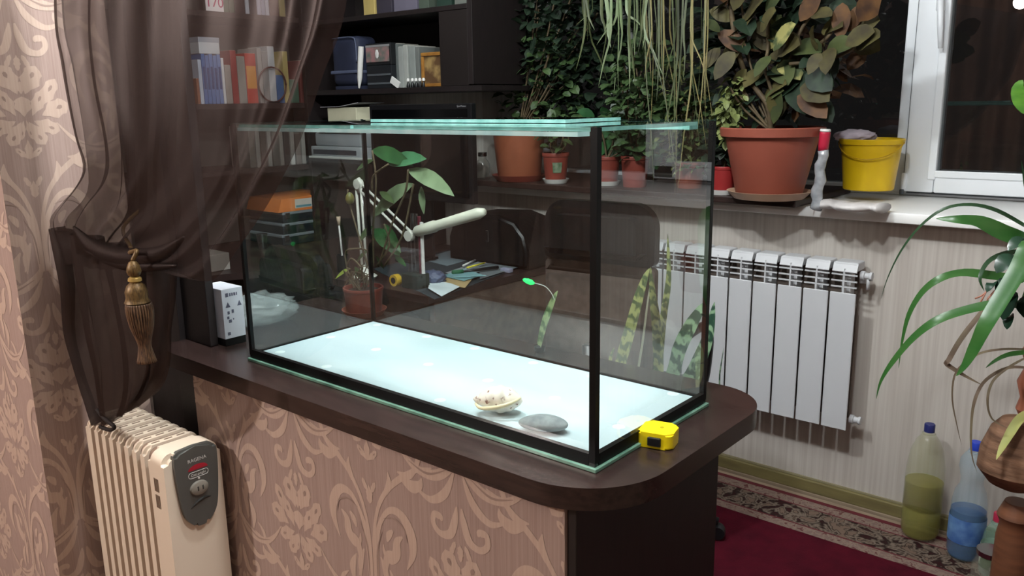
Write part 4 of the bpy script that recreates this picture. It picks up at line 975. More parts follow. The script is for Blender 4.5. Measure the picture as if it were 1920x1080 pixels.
# pen box and bottles by the plant
pb = thing('pen_box', at(776, 545, Z=DZ+.001), 'dark green pen box with clear tubes at the near corner of the desk', 'pen holder'); q = at(776, 540, Z=DZ+.001); q.y = max(q.y, .975)
box('holder', q.x-.045, q.x+.04, q.y-.02, q.y+.045, DZ+.001, DZ+.055, mat('dark_green_box', S(30,44,38), .4), pb, bev=.004)
for dx, h_, m_ in ((-.035,.16,jar_m),(-.015,.22,jar_m),(.004,.22,jar_m),(.022,.21,mat('dark_red_tube', S(92,34,46), .4)),(.033,.19,white_pl)):
    lathe('tube', [(.007,0),(.007,h_),(0,h_+.002)], (q.x+dx, q.y+.02, DZ+.056), m_, pb, 14)
crumple('blue_pouch', (q.x-.005, q.y+.105, DZ+.001), .06, .05, .03, mat('blue_grey_pouch', S(86,96,122), .4, bump=.3), 'crumpled blue grey pouch behind the dark pen box', 'pouch', 9, .3)
yb = thing('yellow_tape_roll', at(750, 552, Z=DZ+.001), 'yellow and black roll between the plant pot and the pen box', 'roll'); q2 = Vector((q.x-.085, q.y-.012, DZ+.0225))
lathe('roll_body', [(.0,-.012),(.022,-.012),(.022,.012),(0,.012)], q2, mat('roll_yellow', S(200,164,40), .4), yb, 24, ax=(0,1,0)); lathe('core', [(0,-.0135),(.012,-.0135),(.012,.0135),(0,.0135)], q2, black_plastic, yb, 18, ax=(0,1,0))
# desk lamp: two white parallel-rod arms and a tube head
lm = mat('lamp_enamel', S(214,216,206), .35); LY = 1.02
lp = thing('desk_lamp', at(684, 540, Z=DZ+.001), 'white articulated desk lamp with a long tube head', 'desk lamp')
b0 = Vector((at(684, 520, Y=LY).x, LY, DZ+.001)); j1 = at(672, 345, Y=LY); j2 = at(768, 442, Y=LY); hd0 = at(778, 435, Y=LY); hd1 = at(908, 397, Y=LY)
lathe('lamp_base', [(.045,0),(.05,.008),(.03,.02),(.012,.05)], b0, lm, lp, 24)
for s in (-.013, .013):
    tube('arm_rod', [b0+Vector((s,0,.045)), j1+Vector((s*1.1,0,-.015))], .0055, lm, lp); tube('arm_rod', [j1+Vector((s,0,s*.6-.004)), j2+Vector((s,0,s*.9))], .005, lm, lp)
for j_, r_ in ((j1, .02), (j2, .02)): lathe('joint', [(0,-.012),(r_,-.010),(r_,.010),(0,.012)], j_, lm, lp, 18, ax=(0,1,0))
tube('joint_plate', [j1+Vector((0,0,.02)), j1+Vector((.02,0,-.0)), j1+Vector((.0,0,-.03))], .009, lm, lp); tube('spring', [j1+Vector((.02,0,-.02)), b0+Vector((.02,0,.17))], .002, metal, lp)
dh = (hd1-hd0)
bm = bmesh.new(); add_tube(bm, [hd0, hd0+dh*.04, hd0+dh*.30, hd0+dh*.33, hd0+dh*.92, hd1], [.012,.020,.022,.018,.020,.012], 16)
for v in bm.verts: v.co.z = v.co.z
tag(bmobj('lamp_head', bm, mat('lamp_head_cream', S(222,226,208), .35), lp, True), 'cream tubular lamp head')
# brush standing behind the plant
br = thing('paint_brush', at(642, 520, Z=DZ), 'pale brush standing upright in a dark mug left of the lamp', 'brush')
q = Vector((at(645, 520, Y=1.05).x, 1.05, DZ+.001)); lathe('mug', [(.025,0),(.028,.07),(.025,.07),(.023,.01),(0,.01)], q, black_plastic, br, 20); tube('handle', [q+Vector((0,0,.015)), q+Vector((-.008,0,.13)), q+Vector((-.012,0,.19))], .004, white_pl, br); tube('bristles', [q+Vector((-.012,0,.19)), q+Vector((-.013,0,.225))], [.006,.009], mat('bristle', S(180,160,140), .8), br)

# ---- flower pot with the climbing plant, on the worktop behind the tank
tP, qP = pot('potted_climber', 'terracotta pot with a glossy long-leaved green plant on the worktop behind the aquarium', 0, 0, .058, .050, .082, terra_dark, terracotta, z=ZT, pos=(-.125, .458, ZT))
LP = [(680,300,735,285,.32,0),(735,300,795,292,.20,0),(735,310,850,345,.0,0)]
LP = [(700,290,790,305,.20,0),(735,305,800,300,.22,1),(760,320,850,362,.20,2),(765,360,800,405,.30,2),(800,345,805,400,.3,2),(745,335,690,400,.24,2),(690,420,750,415,.0,0)]
LP = [(698,282,775,312,.20,0),(728,308,800,298,.20,1),(765,318,852,368,.19,2),(790,350,795,402,.26,2),(775,345,698,408,.20,2),(700,430,750,480,.28,0),(720,420,752,475,.22,0),(700,425,672,455,.3,3),
      (655,505,628,524,.26,4),(660,505,655,585,.16,3),(665,505,692,532,.26,0),(665,500,685,530,.22,3),(740,480,762,500,.2,0),(690,470,668,492,.2,3),(705,480,720,505,.2,3),(700,300,668,320,.2,3),(712,360,740,382,.22,3)]
MP = [leafG, mat('leaf_glossy_light', S(76,132,92), .25, col2=S(58,106,72), scale=14), mat('leaf_grey_green', S(112,132,100), .35, col2=S(88,106,78), scale=18), leafB, mat('leaf_lime', S(150,164,62), .4, col2=S(120,140,60), scale=14)]
big_leaf_plant(tP, qP, pixel_leaves(LP, .49, MP, .62, .01), leafG, kind='lance', fold=.22, arch=.04)
bm = bmesh.new(); pt = qP+Vector((0,0,.07))
for L_ in (((700,500),(700,420),(705,340),(698,282)), ((710,500),(735,420),(760,360),(765,318)), ((720,500),(755,440),(775,345)), ((690,500),(672,440),(655,380),(652,355)), ((680,505),(660,485),(650,500),(657,505)), ((705,500),(730,460),(720,420)), ((698,360),(700,330),(728,308)), ((650,500),(650,470),(690,470),(700,500))):
    add_tube(bm, cr([at(x, y, Y=.455) for x, y in L_], 5), .0028, 6)
for k in range(16):
    a = pt+Vector((R(-.03,.03), R(-.02,.02), 0)); add_tube(bm, cr([a, a+Vector((R(-.04,.04), R(-.02,.02), R(.04,.08))), a+Vector((R(-.07,.07), R(-.03,.03), R(-.01,.06)))], 4), .0016, 5)
tag(bmobj('stems', bm, mat('stem_grey_brown', S(96,84,62), .7, col2=S(72,62,44), scale=40), tP, True), kind='stuff')
fq = at(656, 372, Y=.45)
bm = bmesh.new(); add_lathe(bm, [(0,-.017),(.009,-.014),(.013,-.004),(.012,.006),(.006,.015),(0,.018)], fq, 16); bmobj('bud', bm, mat('bud_olive', S(120,104,48), .5, col2=S(84,90,40), scale=40), tP, True)

# ---- snake plant behind the right end of the tank, on a floor stool
sn1 = banded_leaf('snake_leaf', S(72,92,58), S(150,156,98), 9); sn2 = banded_leaf('snake_leaf_dark', S(40,70,54), S(124,152,120), 8)
qS = Vector((.80, .63, .54)); st = thing('plant_stool', (.70, .64, 0), 'low dark stool behind the counter carrying the snake plant', 'stool')
lathe('seat', [(.10,.50),(.105,.505),(.105,.535),(.10,.54)], (.70,.66,0.0), black_wood, st, 28)
for a in (0.6, 2.2, 3.7, 5.3): tube('leg', [(.70+.08*math.cos(a), .66+.08*math.sin(a), .50), (.70+.09*math.cos(a), .66+.09*math.sin(a), .001)], .012, black_wood, st)
tS, qS = pot('potted_snake_plant', 'snake plant with banded upright leaves seen through the right end of the aquarium', 0, 0, .09, .065, .16, terra_dark, None, z=.5405, pos=(.70, .66, .5405))
SL = [ # spine points (photo), Y, half width, mat
  ([(1165,705),(1185,620),(1205,545),(1218,503)], .66, 0.028, 0), ([(1238,705),(1236,620),(1228,560),(1220,500)], .70, 0.027, 0), ([(1236,700),(1246,600),(1256,520),(1252,438)], .74, 0.018, 0),
  ([(1262,712),(1280,650),(1305,600),(1325,566)], .62, 0.028, 1), ([(1290,722),(1318,670),(1334,620),(1340,566)], .60, 0.026, 1), ([(1340,760),(1350,700),(1357,652)], .58, .0035, 1), ([(1150,700),(1146,675),(1152,652)], .68, .012, 0),
  ([(1196,710),(1206,640),(1216,560),(1222,520)], .72, .006, 2), ([(1012,665),(1022,610),(1034,575),(1044,545)], .60, .016, 3)]
pale = mat('leaf_edge_pale', S(170,172,150), .5); sn3 = banded_leaf('snake_leaf_pale', S(96,122,84), S(160,178,128), 9)
for pts, Y_, hw, k in SL[:-1]:
    P_ = [at(x, y, Y=Y_) for x, y in pts]; b = Vector((qS.x+(P_[0].x-qS.x)*.4, qS.y+(P_[0].y-qS.y)*.4, qS.z+.14))
    leaf('snake_leaf', [b]+P_, hw, [sn1, sn2, pale][k], tS, 'sword', (-.6,-1,.1), .25, 4)
# leaf shape in place of a reflection, in a little pot; glowing green bead
LX = at(1012, 645, Y=.48).x
cS = thing('leaf_reflection', (LX, .48, ZT+.0005), 'pale leaf shape in place of a snake plant reflection, in a low black pot just behind the aquarium', 'leaf reflection')
lathe('low_pot', [(.012,0),(.014,.012),(.010,.013),(0,.013)], (LX,.48,ZT+.0005), black_plastic, cS, 20)
P_ = [at(x, y, Y=.48) for x, y in ((1012,645),(1022,610),(1034,575),(1046,545))]; leaf('leaf', [Vector((LX,.48,ZT+.012))]+P_[1:], .018, sn3, cS, 'sword', (-.6,-1,.1), .2, 4)
gb = thing('green_glow_bead', at(992, 528, Y=.47), 'bright green glowing bead on a thin pale wire above the leaf reflection', 'light')
g0 = at(992, 528, Y=.47); gm_ = mat('green_glow', S(40,220,90), .2, emit=(.03,1,.2,1), estr=.7)
bm = bmesh.new(); add_lathe(bm, [(0,-.017),(.004,-.014),(.0065,-.004),(.0065,.006),(.003,.013),(0,.015)], g0, 16, ax=(.75,.3,-.25)); bmobj('bead', bm, gm_, gb, True)
tube('wire', cr([at(1003,531,Y=.47), at(1022,537,Y=.472), at(1034,550,Y=.476), at(1040,563,Y=.479)], 5), .0011, white_pl, gb)

# ================================================================ OFFICE CHAIRS
back_haze = mat('chair_back_brown_haze', S(84,72,66), .85, col2=S(66,56,51), scale=40, detail=6)  # brown reflected haze put into the colour of the chair's lower back
def office_chair(name, label, cx, cy, zs, zb, zt, w_, ang, low_m, footpt=None):
    t = thing(name, (cx, cy, 0), label, 'office chair'); M = Matrix.Rotation(ang, 3, 'Z'); o_ = Vector((cx, cy, 0))
    def put(bm): bmesh.ops.rotate(bm, verts=bm.verts, cent=(0,0,0), matrix=M); bmesh.ops.translate(bm, verts=bm.verts, vec=o_)
    def cushion(n, z0, z1, m, th, r, y0=-.03, wd=w_):
        pr = rrect(-wd/2, wd/2, z0, z1, r, 8); bm = bmesh.new(); va = [bm.verts.new((a, y0, b)) for a, b in pr]; vb = [bm.verts.new((a, y0+th, b)) for a, b in pr]; k = len(pr)
        bm.faces.new(va); bm.faces.new(vb)
        for i in range(k): bm.faces.new((va[i], va[(i+1) % k], vb[(i+1) % k], vb[i]))
        bmesh.ops.recalc_face_normals(bm, faces=bm.faces)
        bmesh.ops.bevel(bm, geom=[e for e in bm.edges if abs(e.verts[0].co.y-e.verts[1].co.y) < 1e-6], offset=th*.35, segments=4, affect='EDGES'); put(bm); return bmobj(n, bm, m, t, 'auto')
    zm = zt-(zt-zb)*.35
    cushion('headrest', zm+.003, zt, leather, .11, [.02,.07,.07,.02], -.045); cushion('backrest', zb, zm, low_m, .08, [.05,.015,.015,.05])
    bm = bmesh.new(); add_box(bm, -w_/2, w_/2, .02, .48, zs-.08, zs, .03, seg=3); put(bm); bmobj('seat', bm, leather, t, 'auto')
    for s in (-1, 1):
        bm = bmesh.new(); add_tube(bm, cr([(s*w_*.52,.06,zs-.05),(s*w_*.58,.08,zs+.10),(s*w_*.58,.12,zs+.21),(s*w_*.58,.34,zs+.21),(s*w_*.54,.38,zs+.05),(s*w_*.5,.34,zs-.05)], 5), .016, 8); put(bm); bmobj('armrest', bm, black_plastic, t, True)
    bm = bmesh.new(); add_tube(bm, [(0,.0,zs-.05),(0,-.06,zs+.0),(0,-.055,zb+.1)], .02, 8); put(bm); bmobj('back_bracket', bm, black_plastic, t, True)
    lathe('gas_column', [(.028,.10),(.028,zs-.16),(.05,zs-.13),(.05,zs-.081)], o_+M @ Vector((0,.24,0)), black_plastic, t, 18)
    for k in range(5):
        a = ang+math.radians(18)+k*2*math.pi/5; c = o_+M @ Vector((0,.24,0)); e = c+Vector((math.cos(a)*.29, math.sin(a)*.29, 0))
        tube('base_leg', [c+Vector((0,0,.11)), c.lerp(e, .6)+Vector((0,0,.085)), e+Vector((0,0,.06))], [.026,.02,.014], black_plastic, t)
        lathe('castor', [(0,-.02),(.022,-.02),(.025,-.01),(.025,.01),(.022,.02),(0,.02)], e+Vector((0,0,.0262)), black_plastic, t, 16, ax=(-math.sin(a), math.cos(a), 0))
    return t
office_chair('office_chair', 'high black office chair with brown reflected haze coloured into its lower back behind the right half of the aquarium', .37, .93, .50, .62, 1.135, .36, math.radians(6), back_haze)
office_chair('office_chair', 'dark office chair pushed to the desk left of the potted climber', -.70, .62, .46, .50, .93, .40, math.radians(-8), leather)

# ================================================================ BOOKCASE ON THE LEFT WALL (faces +X)
XF = -1.72
bc = thing('bookcase', (-1.88, 1.1, DZ), 'dark bookcase on the left wall seen through the sheer curtain', 'bookcase')
SZ = [DZ+.36, 1.405, 1.80, 2.2]
def bpart(n, y0, y1, z0, z1, m=shelf_wood, x0=-2.045, x1=XF): return box(n, x0, x1, y0, y1, z0, z1, m, bc, bev=.0015)
bpart('side_panel', .50, .52, DZ+.001, 2.4); bpart('side_panel', 1.625, 1.655, DZ+.001, 2.4); bpart('back_panel', .52, 1.625, DZ+.001, 2.4, mat('back_panel_grey', S(92,86,80), .7), -2.048, -2.04)
for z_ in SZ: bpart('shelf', .521, 1.624, z_, z_+.024)
bpart('top_board', .50, 1.655, 2.4, 2.42)
def bk(n, y0, y1, z0, h, col, label, cat='book', group=None, tilt=0, d=.16, spine=None, xf=XF-.03):
    t = thing(n, (xf-d/2, (y0+y1)/2, z0+.0006), label, cat, group)
    m = mat('cover_%d_%d_%d' % tuple(int(c*999) for c in col[:3]), col, .5, scale=12)
    rot = Matrix.Rotation(tilt, 3, 'X') if tilt else None; pv = (xf, y0, z0+.0006)
    box('cover', xf-d, xf, y0, y1, z0+.0006, z0+h, m, t, bev=.0012, rot=rot, piv=pv)
    if y1-y0 > .008 and cat == 'book':
        box('pages', xf-d+.001, xf-.004, y0+.0018, y1-.0018, z0+h-.0002, z0+h+.0008, mat('page_block', S(206,200,186), .8), t, bev=0, rot=rot, piv=pv)
    if spine: box('spine_label', xf+.0001, xf+.0006, y0+.003, y1-.003, z0+h*.3, z0+h*.75, mat('spine_%d' % int(spine[0]*999), spine, .5), t, bev=0, rot=rot, piv=pv)
    return t
Z2 = SZ[1]+.024
yy = .925
row = [(.012,.11,(150,96,70),'thin reddish brown booklet at the far left of the middle bookshelf',None), (.016,.19,(196,206,222),'white-blue slim book left of the blue volumes',None)]
for i in range(5): row.append((.0165,.215-.006*(i % 2),(70+8*i,110+6*i,170+5*i),['leftmost','second','middle','fourth','rightmost'][i]+' of the five blue volumes on the middle bookshelf',(40,66,120)))
row += [(.012,.20,(226,226,228),'white book right beside the blue volumes',None), (.03,.17,(170,160,152),'beige book with a faded cover behind the curtain edge',None), (.03,.235,(160,60,56),'dull red book left of the bright red folder',None), (.04,.21,(150,146,138),'grey beige album between the two red books',None),
        (.055,.225,(196,62,44),'bright red folder with an orange stripe on the middle shelf',(224,150,60)), (.022,.25,(176,170,164),'light grey book right of the red folder',None), (.03,.235,(150,148,146),'mid grey book in the light row of the middle shelf',None),
        (.035,.26,(196,200,202),'tall whitish book right of the grey ones',None), (.04,.13,(74,110,158),'low blue box-shaped book on the middle shelf',None), (.028,.24,(190,172,110),'cream yellow book at the right of the middle shelf',None), (.05,.11,(78,110,92),'low green book near the right end of the middle shelf',None), (.03,.20,(120,64,60),'maroon book at the right end of the middle shelf',None)]
for w_, h_, c_, lab, sp in row:
    g = 'blue volumes on the middle shelf' if 'five blue volumes' in lab else None
    bk('book', yy, yy+w_, Z2, h_, S(*c_), lab, 'book', g, 0, .16, S(*sp) if sp else None); yy += w_+.0025+(.008 if w_ > .04 else 0)
wb = thing('white_paper_box', (-1.84, 1.0, Z2+.2165), 'white box lying across the tops of the blue volumes', 'box')
box('carton_body', -1.92, XF-.035, .955, 1.055, Z2+.2165, Z2+.285, mat('paper_white2', S(216,220,224), .5), wb, bev=.002); box('lid_edge', -1.921, XF-.0345, .954, 1.056, Z2+.265, Z2+.287, mat('paper_grey2', S(170,176,186), .5), wb, bev=.001)
# magnifying hoop: thin dark ring standing in front of the books
rg = thing('wire_hoop', (XF-.01, 1.30, Z2), 'thin dark wire hoop leaning before the red folder', 'hoop')
bm = bmesh.new(); add_tube(bm, [(XF-.012, 1.30+.075*math.cos(a), Z2+.085+.08*math.sin(a)) for a in [2*math.pi*k/24 for k in range(25)]], .004, 6); bmobj('ring', bm, mat('hoop_brown', S(90,48,40), .4), rg, True); box('hoop_foot', XF-.028, XF-.004, 1.27, 1.33, Z2+.0005, Z2+.008, black_plastic, rg)
# upper shelf: price card, green folders, white and lilac books
Z3 = SZ[2]+.024
tg = thing('price_card', (XF-.02, 1.0, Z3), 'white and yellow price card reading 170 on the upper bookshelf', 'card')
p0 = at(387, 22, X=XF-.012); p1 = at(420, 22, X=XF-.012)
box('card_sheet', XF-.016, XF-.012, p0.y, p1.y, Z3+.0006, Z3+.16, mat('card_white', S(240,232,232), .5), tg, bev=0); box('yellow_band', XF-.0119, XF-.0112, p0.y+.002, p1.y-.003, Z3+.072, Z3+.155, mat('card_yellow', S(226,232,40), .5), tg, bev=0)
text('printed_digits', '170', .058, (XF-.0112, (p0.y+p1.y)/2, Z3+.036), (0,1,0), (0,0,1), mat('digit_magenta', S(190,40,96), .5), tg, .0004)
yy = p1.y+.006
for w_, h_, c_, lab in [(.03,.22,(90,104,84),'dull green file right of the price card'), (.025,.20,(70,86,66),'darker green file on the upper bookshelf'), (.05,.2,(70,52,50),'wide dark brown binder on the upper bookshelf'), (.018,.21,(190,192,200),'white slim book right of the brown binder'), (.035,.2,(64,54,56),'dark book between the white ones upstairs'),
                        (.018,.23,(180,180,196),'first of the three lilac-white volumes on the upper shelf'), (.018,.23,(168,168,186),'middle one of three lilac-white volumes on the upper shelf'), (.018,.225,(188,188,200),'last of the three lilac-white volumes on the upper shelf'), (.05,.18,(84,62,54),'brown book left of the cream one on the upper shelf'), (.03,.2,(172,156,110),'cream book at the right of the upper bookshelf')]:
    bk('book', yy, yy+w_, Z3, h_, S(*c_), lab); yy += w_+.004
# lower shelf: pale books, faintly visible through the tank
Z1 = SZ[0]+.024; yy = 1.16
for i, (w_, h_, c_) in enumerate([(.03,.19,(120,116,108)), (.022,.20,(160,156,150)), (.03,.17,(96,86,80)), (.02,.20,(176,174,168)), (.035,.19,(110,106,100)), (.02,.18,(170,164,156)), (.03,.20,(90,84,82)), (.022,.19,(182,178,172)), (.03,.15,(120,110,104)), (.022,.17,(140,136,130))]):
    bk('book', yy, yy+w_, Z1, h_, S(*c_), ['leftmost dull grey', 'pale second from left', 'short brown grey third', 'light fourth from left', 'mid grey fifth', 'beige sixth', 'dark seventh', 'whitish third from the right end', 'low brown grey', 'grey rightmost'][i]+' book on the lowest bookshelf', 'book', None); yy += w_+.006
# stack of black cases with an orange file on top, on the desk under the bookcase
def case_stack():
    z = DZ+.0006; gm2 = mat('case_grey_lid', S(122,130,136), .4); dk = mat('case_dark', S(26,34,40), .4)
    for i, nm in enumerate(('lowest of the three stacked dark cases under the orange file', 'middle one of the three stacked dark cases', 'topmost of the three stacked dark cases')):
        y0 = 1.275+.006*i; t = thing('storage_case', (-1.84, 1.43, z), nm, 'storage case', None)
        box('case_body', -1.99, XF+.01, y0, 1.60, z, z+.040, dk, t, bev=.003); box('case_lid', -1.992, XF+.012, y0-.002, 1.602, z+.0402, z+.054, gm2, t, bev=.003)
        box('latch', XF+.0122, XF+.02, y0+.01, y0+.035, z+.022, z+.05, metal, t, bev=.002); z += .0546
    t = thing('orange_file_box', (-1.84, 1.43, z), 'orange file box with a pale label on top of the dark cases', 'file box')
    pr = [(1.262,0),(1.598,0),(1.596,.072),(1.285,.062)]
    bm = bmesh.new(); va = [bm.verts.new((-1.98, a, z+b)) for a, b in pr]; vb = [bm.verts.new((XF+.012, a, z+b)) for a, b in pr]; bm.faces.new(va); bm.faces.new(vb)
    for i in range(4): bm.faces.new((va[i], va[(i+1) % 4], vb[(i+1) % 4], vb[i]))
    bmobj('box_body', bm, mat('orange_card', S(226,132,66), .5, col2=S(216,120,56)), t)
    box('label_sheet', XF+.0122, XF+.0127, 1.36, 1.46, z+.012, z+.056, mat('label_pale', S(206,200,190), .6), t, bev=0); box('label_band', XF+.0128, XF+.0131, 1.365, 1.455, z+.016, z+.026, mat('label_blue', S(96,150,160), .6), t, bev=0)
case_stack()
tj = thing('glass_tumbler', (-1.72, 1.17, DZ+.0005), 'small clear tumbler left of the stacked dark cases', 'glass'); lathe('glass_wall', [(.02,0),(.026,.07),(.024,.07),(.018,.004),(0,.004)], (-1.72,1.17,DZ+.0006), jar_m, tj, 20); lathe('silver_rim', [(.0262,.0705),(.0262,.074),(.0235,.074),(.0235,.0705)], (-1.72,1.17,DZ+.0006), metal, tj, 20, cap=False)
q = at(470, 530, Z=DZ+.001)
tb = thing('grey_carton', (q.x, q.y, DZ+.001), 'pale grey printed carton lying on the near end of the desk', 'box')
box('carton_body', -1.62, -1.40, .50, .80, DZ+.001, DZ+.072, mat('carton_grey', S(150,146,138), .6), tb, bev=.002)
bm = bmesh.new(); add_tube(bm, [(-1.399, .56+.022*math.cos(a), DZ+.036+.022*math.sin(a)) for a in [2*math.pi*k/20 for k in range(21)]], .002, 5); bmobj('printed_ring', bm, black_plastic, tb, True)

# ================================================================ SHELF UNIT ON THE WINDOW WALL (faces -Y)
YF = 1.46
su = thing('shelf_unit', (-1.2, 1.63, DZ), 'near-black open shelf unit with radio and picture frame beside the window', 'shelf unit')
def upart(n, x0, x1, z0, z1, y0=YF, y1=1.795, m=black_wood): return box(n, x0, x1, y0, y1, z0, z1, m, su, bev=.0015)
xr = at(886, 90, Y=YF).x
upart('side_panel', -1.715, -1.69, DZ+.001, 2.4); upart('side_panel', xr-.025, xr, 1.49, 2.4); upart('back_panel', -1.689, xr-.026, 1.49, 2.4, 1.785, 1.795, mat('back_dark', S(44,38,36), .6))
SU = [1.485, 1.80, 2.1]
upart('shelf', -1.689, at(902, 155, Y=YF).x, SU[0]-.022, SU[0]); upart('shelf', -1.689, xr-.026, SU[1]-.02, SU[1]); upart('shelf', -1.689, xr-.026, SU[2]-.02, SU[2]); upart('shelf', -1.689, -1.12, 1.15, 1.17); upart('divider', -1.13, -1.11, DZ+.001, 1.15)
upart('cabinet_door', at(822, 40, Y=YF).x, xr-.027, SU[0]+.001, SU[1]-.021, YF+.002, YF+.02, mat('door_dark', S(30,25,24), .45)); 
UZ = SU[0]+.0006
def uth(n, lab, cat, px0, px1, h, col, dep=.10, yf=YF+.03, z=UZ, detail=None, m=None):
    x0 = at(px0, 140, Y=yf).x; x1 = at(px1, 140, Y=yf).x; t = thing(n, ((x0+x1)/2, yf+dep/2, z), lab, cat)
    mm = m or mat('m_%s_%d_%d' % (n, int(col[0]*999), px0), col, .5, scale=10); box('cover' if cat == 'book' else 'body', x0, x1, yf, yf+dep, z, z+h, mm, t, bev=.002)
    if cat == 'book': box('pages', x0+.0015, x1-.0015, yf+.003, yf+dep-.001, z+h-.0002, z+h+.0008, mat('page_block', S(206,200,186), .8), t, bev=0)
    return t, x0, x1, yf
bg = thing('blue_bag', (-1.4, 1.5, UZ), 'dark blue padded bag with a light strap on the shelf left of the radio', 'bag')
bx0 = at(622, 140, Y=1.47).x; bx1 = at(671, 140, Y=1.47).x; navy = mat('navy_cloth', S(38,44,66), .7, col2=S(30,35,54), bump=.2)
bm = bmesh.new(); add_box(bm, bx0, bx1, 1.47, 1.60, UZ+.015, UZ+.235, .03, seg=4); bmobj('bag_body', bm, navy, bg, 'auto')
bm = bmesh.new(); add_box(bm, bx0-.002, bx1+.002, 1.465, 1.604, UZ+.07, UZ+.085, .004); bmobj('zip_band', bm, mat('navy_light', S(84,92,116), .6), bg); tube('piping', cr([(bx0+.02,1.468,UZ+.228),(bx1-.03,1.468,UZ+.228),(bx1-.004,1.468,UZ+.20),(bx1-.001,1.468,UZ+.12)], 5), .003, mat('navy_light', S(84,92,116), .6), bg); box('bag_foot', bx0+.01, bx1-.01, 1.48, 1.59, UZ, UZ+.016, navy, bg)
wr = thing('white_paper_roll', (at(679,140,Y=1.49).x, 1.49, UZ), 'white rolled paper standing between the blue bag and the radio', 'paper roll'); 
bm = bmesh.new(); qx = at(677, 140, Y=1.48).x; add_tube(bm, [(qx-.012, 1.475, UZ+.004), (qx-.004, 1.475, UZ+.05), (qx+.014, 1.475, UZ+.17), (qx+.016, 1.475, UZ+.185)], [.004,.012,.013,.012], 12); bmobj('rolled_sheet', bm, white_pl, wr, 'auto')
ra, x0, x1, yf = uth('radio', 'black radio with a picture card on top, right of the blue bag', 'radio', 688, 734, .10, S(22,26,30)); box('silver_band', x0+.004, x1-.004, yf-.002, yf-.0005, UZ+.018, UZ+.026, mat('radio_grey', S(80,86,90), .4), ra, bev=0); box('silver_band', x0+.004, x1-.004, yf-.002, yf-.0005, UZ+.056, UZ+.064, mat('radio_grey', S(80,86,90), .4), ra, bev=0)
box('upper_case', x0, x1, yf, yf+.09, UZ+.101, UZ+.195, mat('radio_case', S(20,22,24), .5), ra, bev=.003); box('picture_card', x0+.004, x1-.008, yf-.003, yf-.001, UZ+.115, UZ+.178, mat('picture_green_grey', S(86,100,92), .5, col2=S(150,110,110), scale=26), ra, bev=0); box('card_edge', x0+.002, x1-.004, yf-.003, yf-.001, UZ+.179, UZ+.188, mat('card_grey', S(140,140,140), .5), ra, bev=0)
bm = bmesh.new(); add_lathe(bm, [(0,-.02),(.010,-.012),(.012,.004),(.006,.018),(0,.02)], ((x0+x1)/2-.004, yf-.0035, UZ+.148), 14, sy=.15); bmobj('white_figure', bm, white_pl, ra, True)
for i, (a, b, h, c, lab) in enumerate([(740,747,.19,(96,102,100),'dark grey thin book right of the radio'), (748,756,.175,(150,154,150),'first pale tall book right of the radio'), (757,765,.18,(160,164,158),'second pale tall book right of the radio'), (768,779,.175,(138,144,140),'wider pale grey book left of the picture frame'), (780,787,.17,(112,116,112),'narrow mid grey book touching the picture frame')]):
    uth('book', lab, 'book', a, b, h, S(*c), dep=.13, yf=YF+.06)
# row of little round-headed figurines
for k, px in enumerate((764, 772, 779, 786, 793)):
    xx = at(px, 135, Y=YF+.02).x
    f = thing('figurine', (xx, YF+.022, UZ), ['leftmost', 'second from the left', 'middle', 'second from the right', 'rightmost'][k]+' of five tiny white-headed figurines on the shelf', 'figurine', 'tiny figurines on the shelf')
    lathe('figure_body', [(.008,0),(.009,.004),(.005,.02),(0,.022)], (xx, YF+.022, UZ), black_plastic, f, 12); lathe('figure_head', [(0,.0215),(.0065,.025),(.0075,.031),(.005,.037),(0,.0385)], (xx, YF+.022, UZ), white_pl, f, 12)
pf = thing('picture_frame', (at(826,140,Y=YF+.03).x, YF+.03, UZ), 'gold-framed small picture standing at the right end of the shelf', 'picture frame')
fx0 = at(792, 140, Y=YF+.03).x; fx1 = at(863, 140, Y=YF+.03).x; gf = mat('gilt_wood', S(158,112,52), .4, col2=S(128,86,38), scale=20)
for a in ((fx0, fx1, UZ, UZ+.014), (fx0, fx1, UZ+.125, UZ+.14), (fx0, fx0+.014, UZ+.0145, UZ+.1245), (fx1-.014, fx1, UZ+.0145, UZ+.1245)): box('frame_bar', a[0], a[1], YF+.022, YF+.036, a[2], a[3], gf, pf, bev=.003)
box('picture', fx0+.014, fx1-.014, YF+.030, YF+.034, UZ+.0145, UZ+.1245, mat('picture_ochre', S(150,124,78), .5, col2=S(86,62,40), scale=14, lo=.42, hi=.58), pf, bev=0)
box('white_card', at(733,140,Y=YF+.012).x, at(750,140,Y=YF+.012).x, YF+.006, YF+.012, UZ, UZ+.03, white_pl, bev=.001, rot=Matrix.Rotation(.5, 3, 'Y')); wcd = bpy.data.objects['white_card']; wcd.location.z += .008; tag(wcd, 'small tilted white card in front of the shelf books', 'card')
# things on the higher shelf, only their lower halves in the picture
UZ2 = SU[1]+.0006
for a, b, h, c, lab, n, cat in [(688,708,.12,(176,156,96),'yellow ochre box on the top shelf','ochre_box','box'), (712,740,.16,(54,50,60),'dark plum box on the top shelf','plum_box','box'), (744,786,.16,(98,94,108),'lilac grey box on the top shelf','lilac_box','box'), (790,808,.12,(70,80,70),'grey green tin on the top shelf','green_tin','tin'), (823,850,.17,(34,52,44),'dark green box near the top shelf end','green_box','box'), (856,878,.17,(96,100,94),'grey box at the right end of the top shelf','grey_box','box')]:
    uth(n, lab, cat, a, b, h, S(*c), dep=.14, yf=YF+.02, z=UZ2)
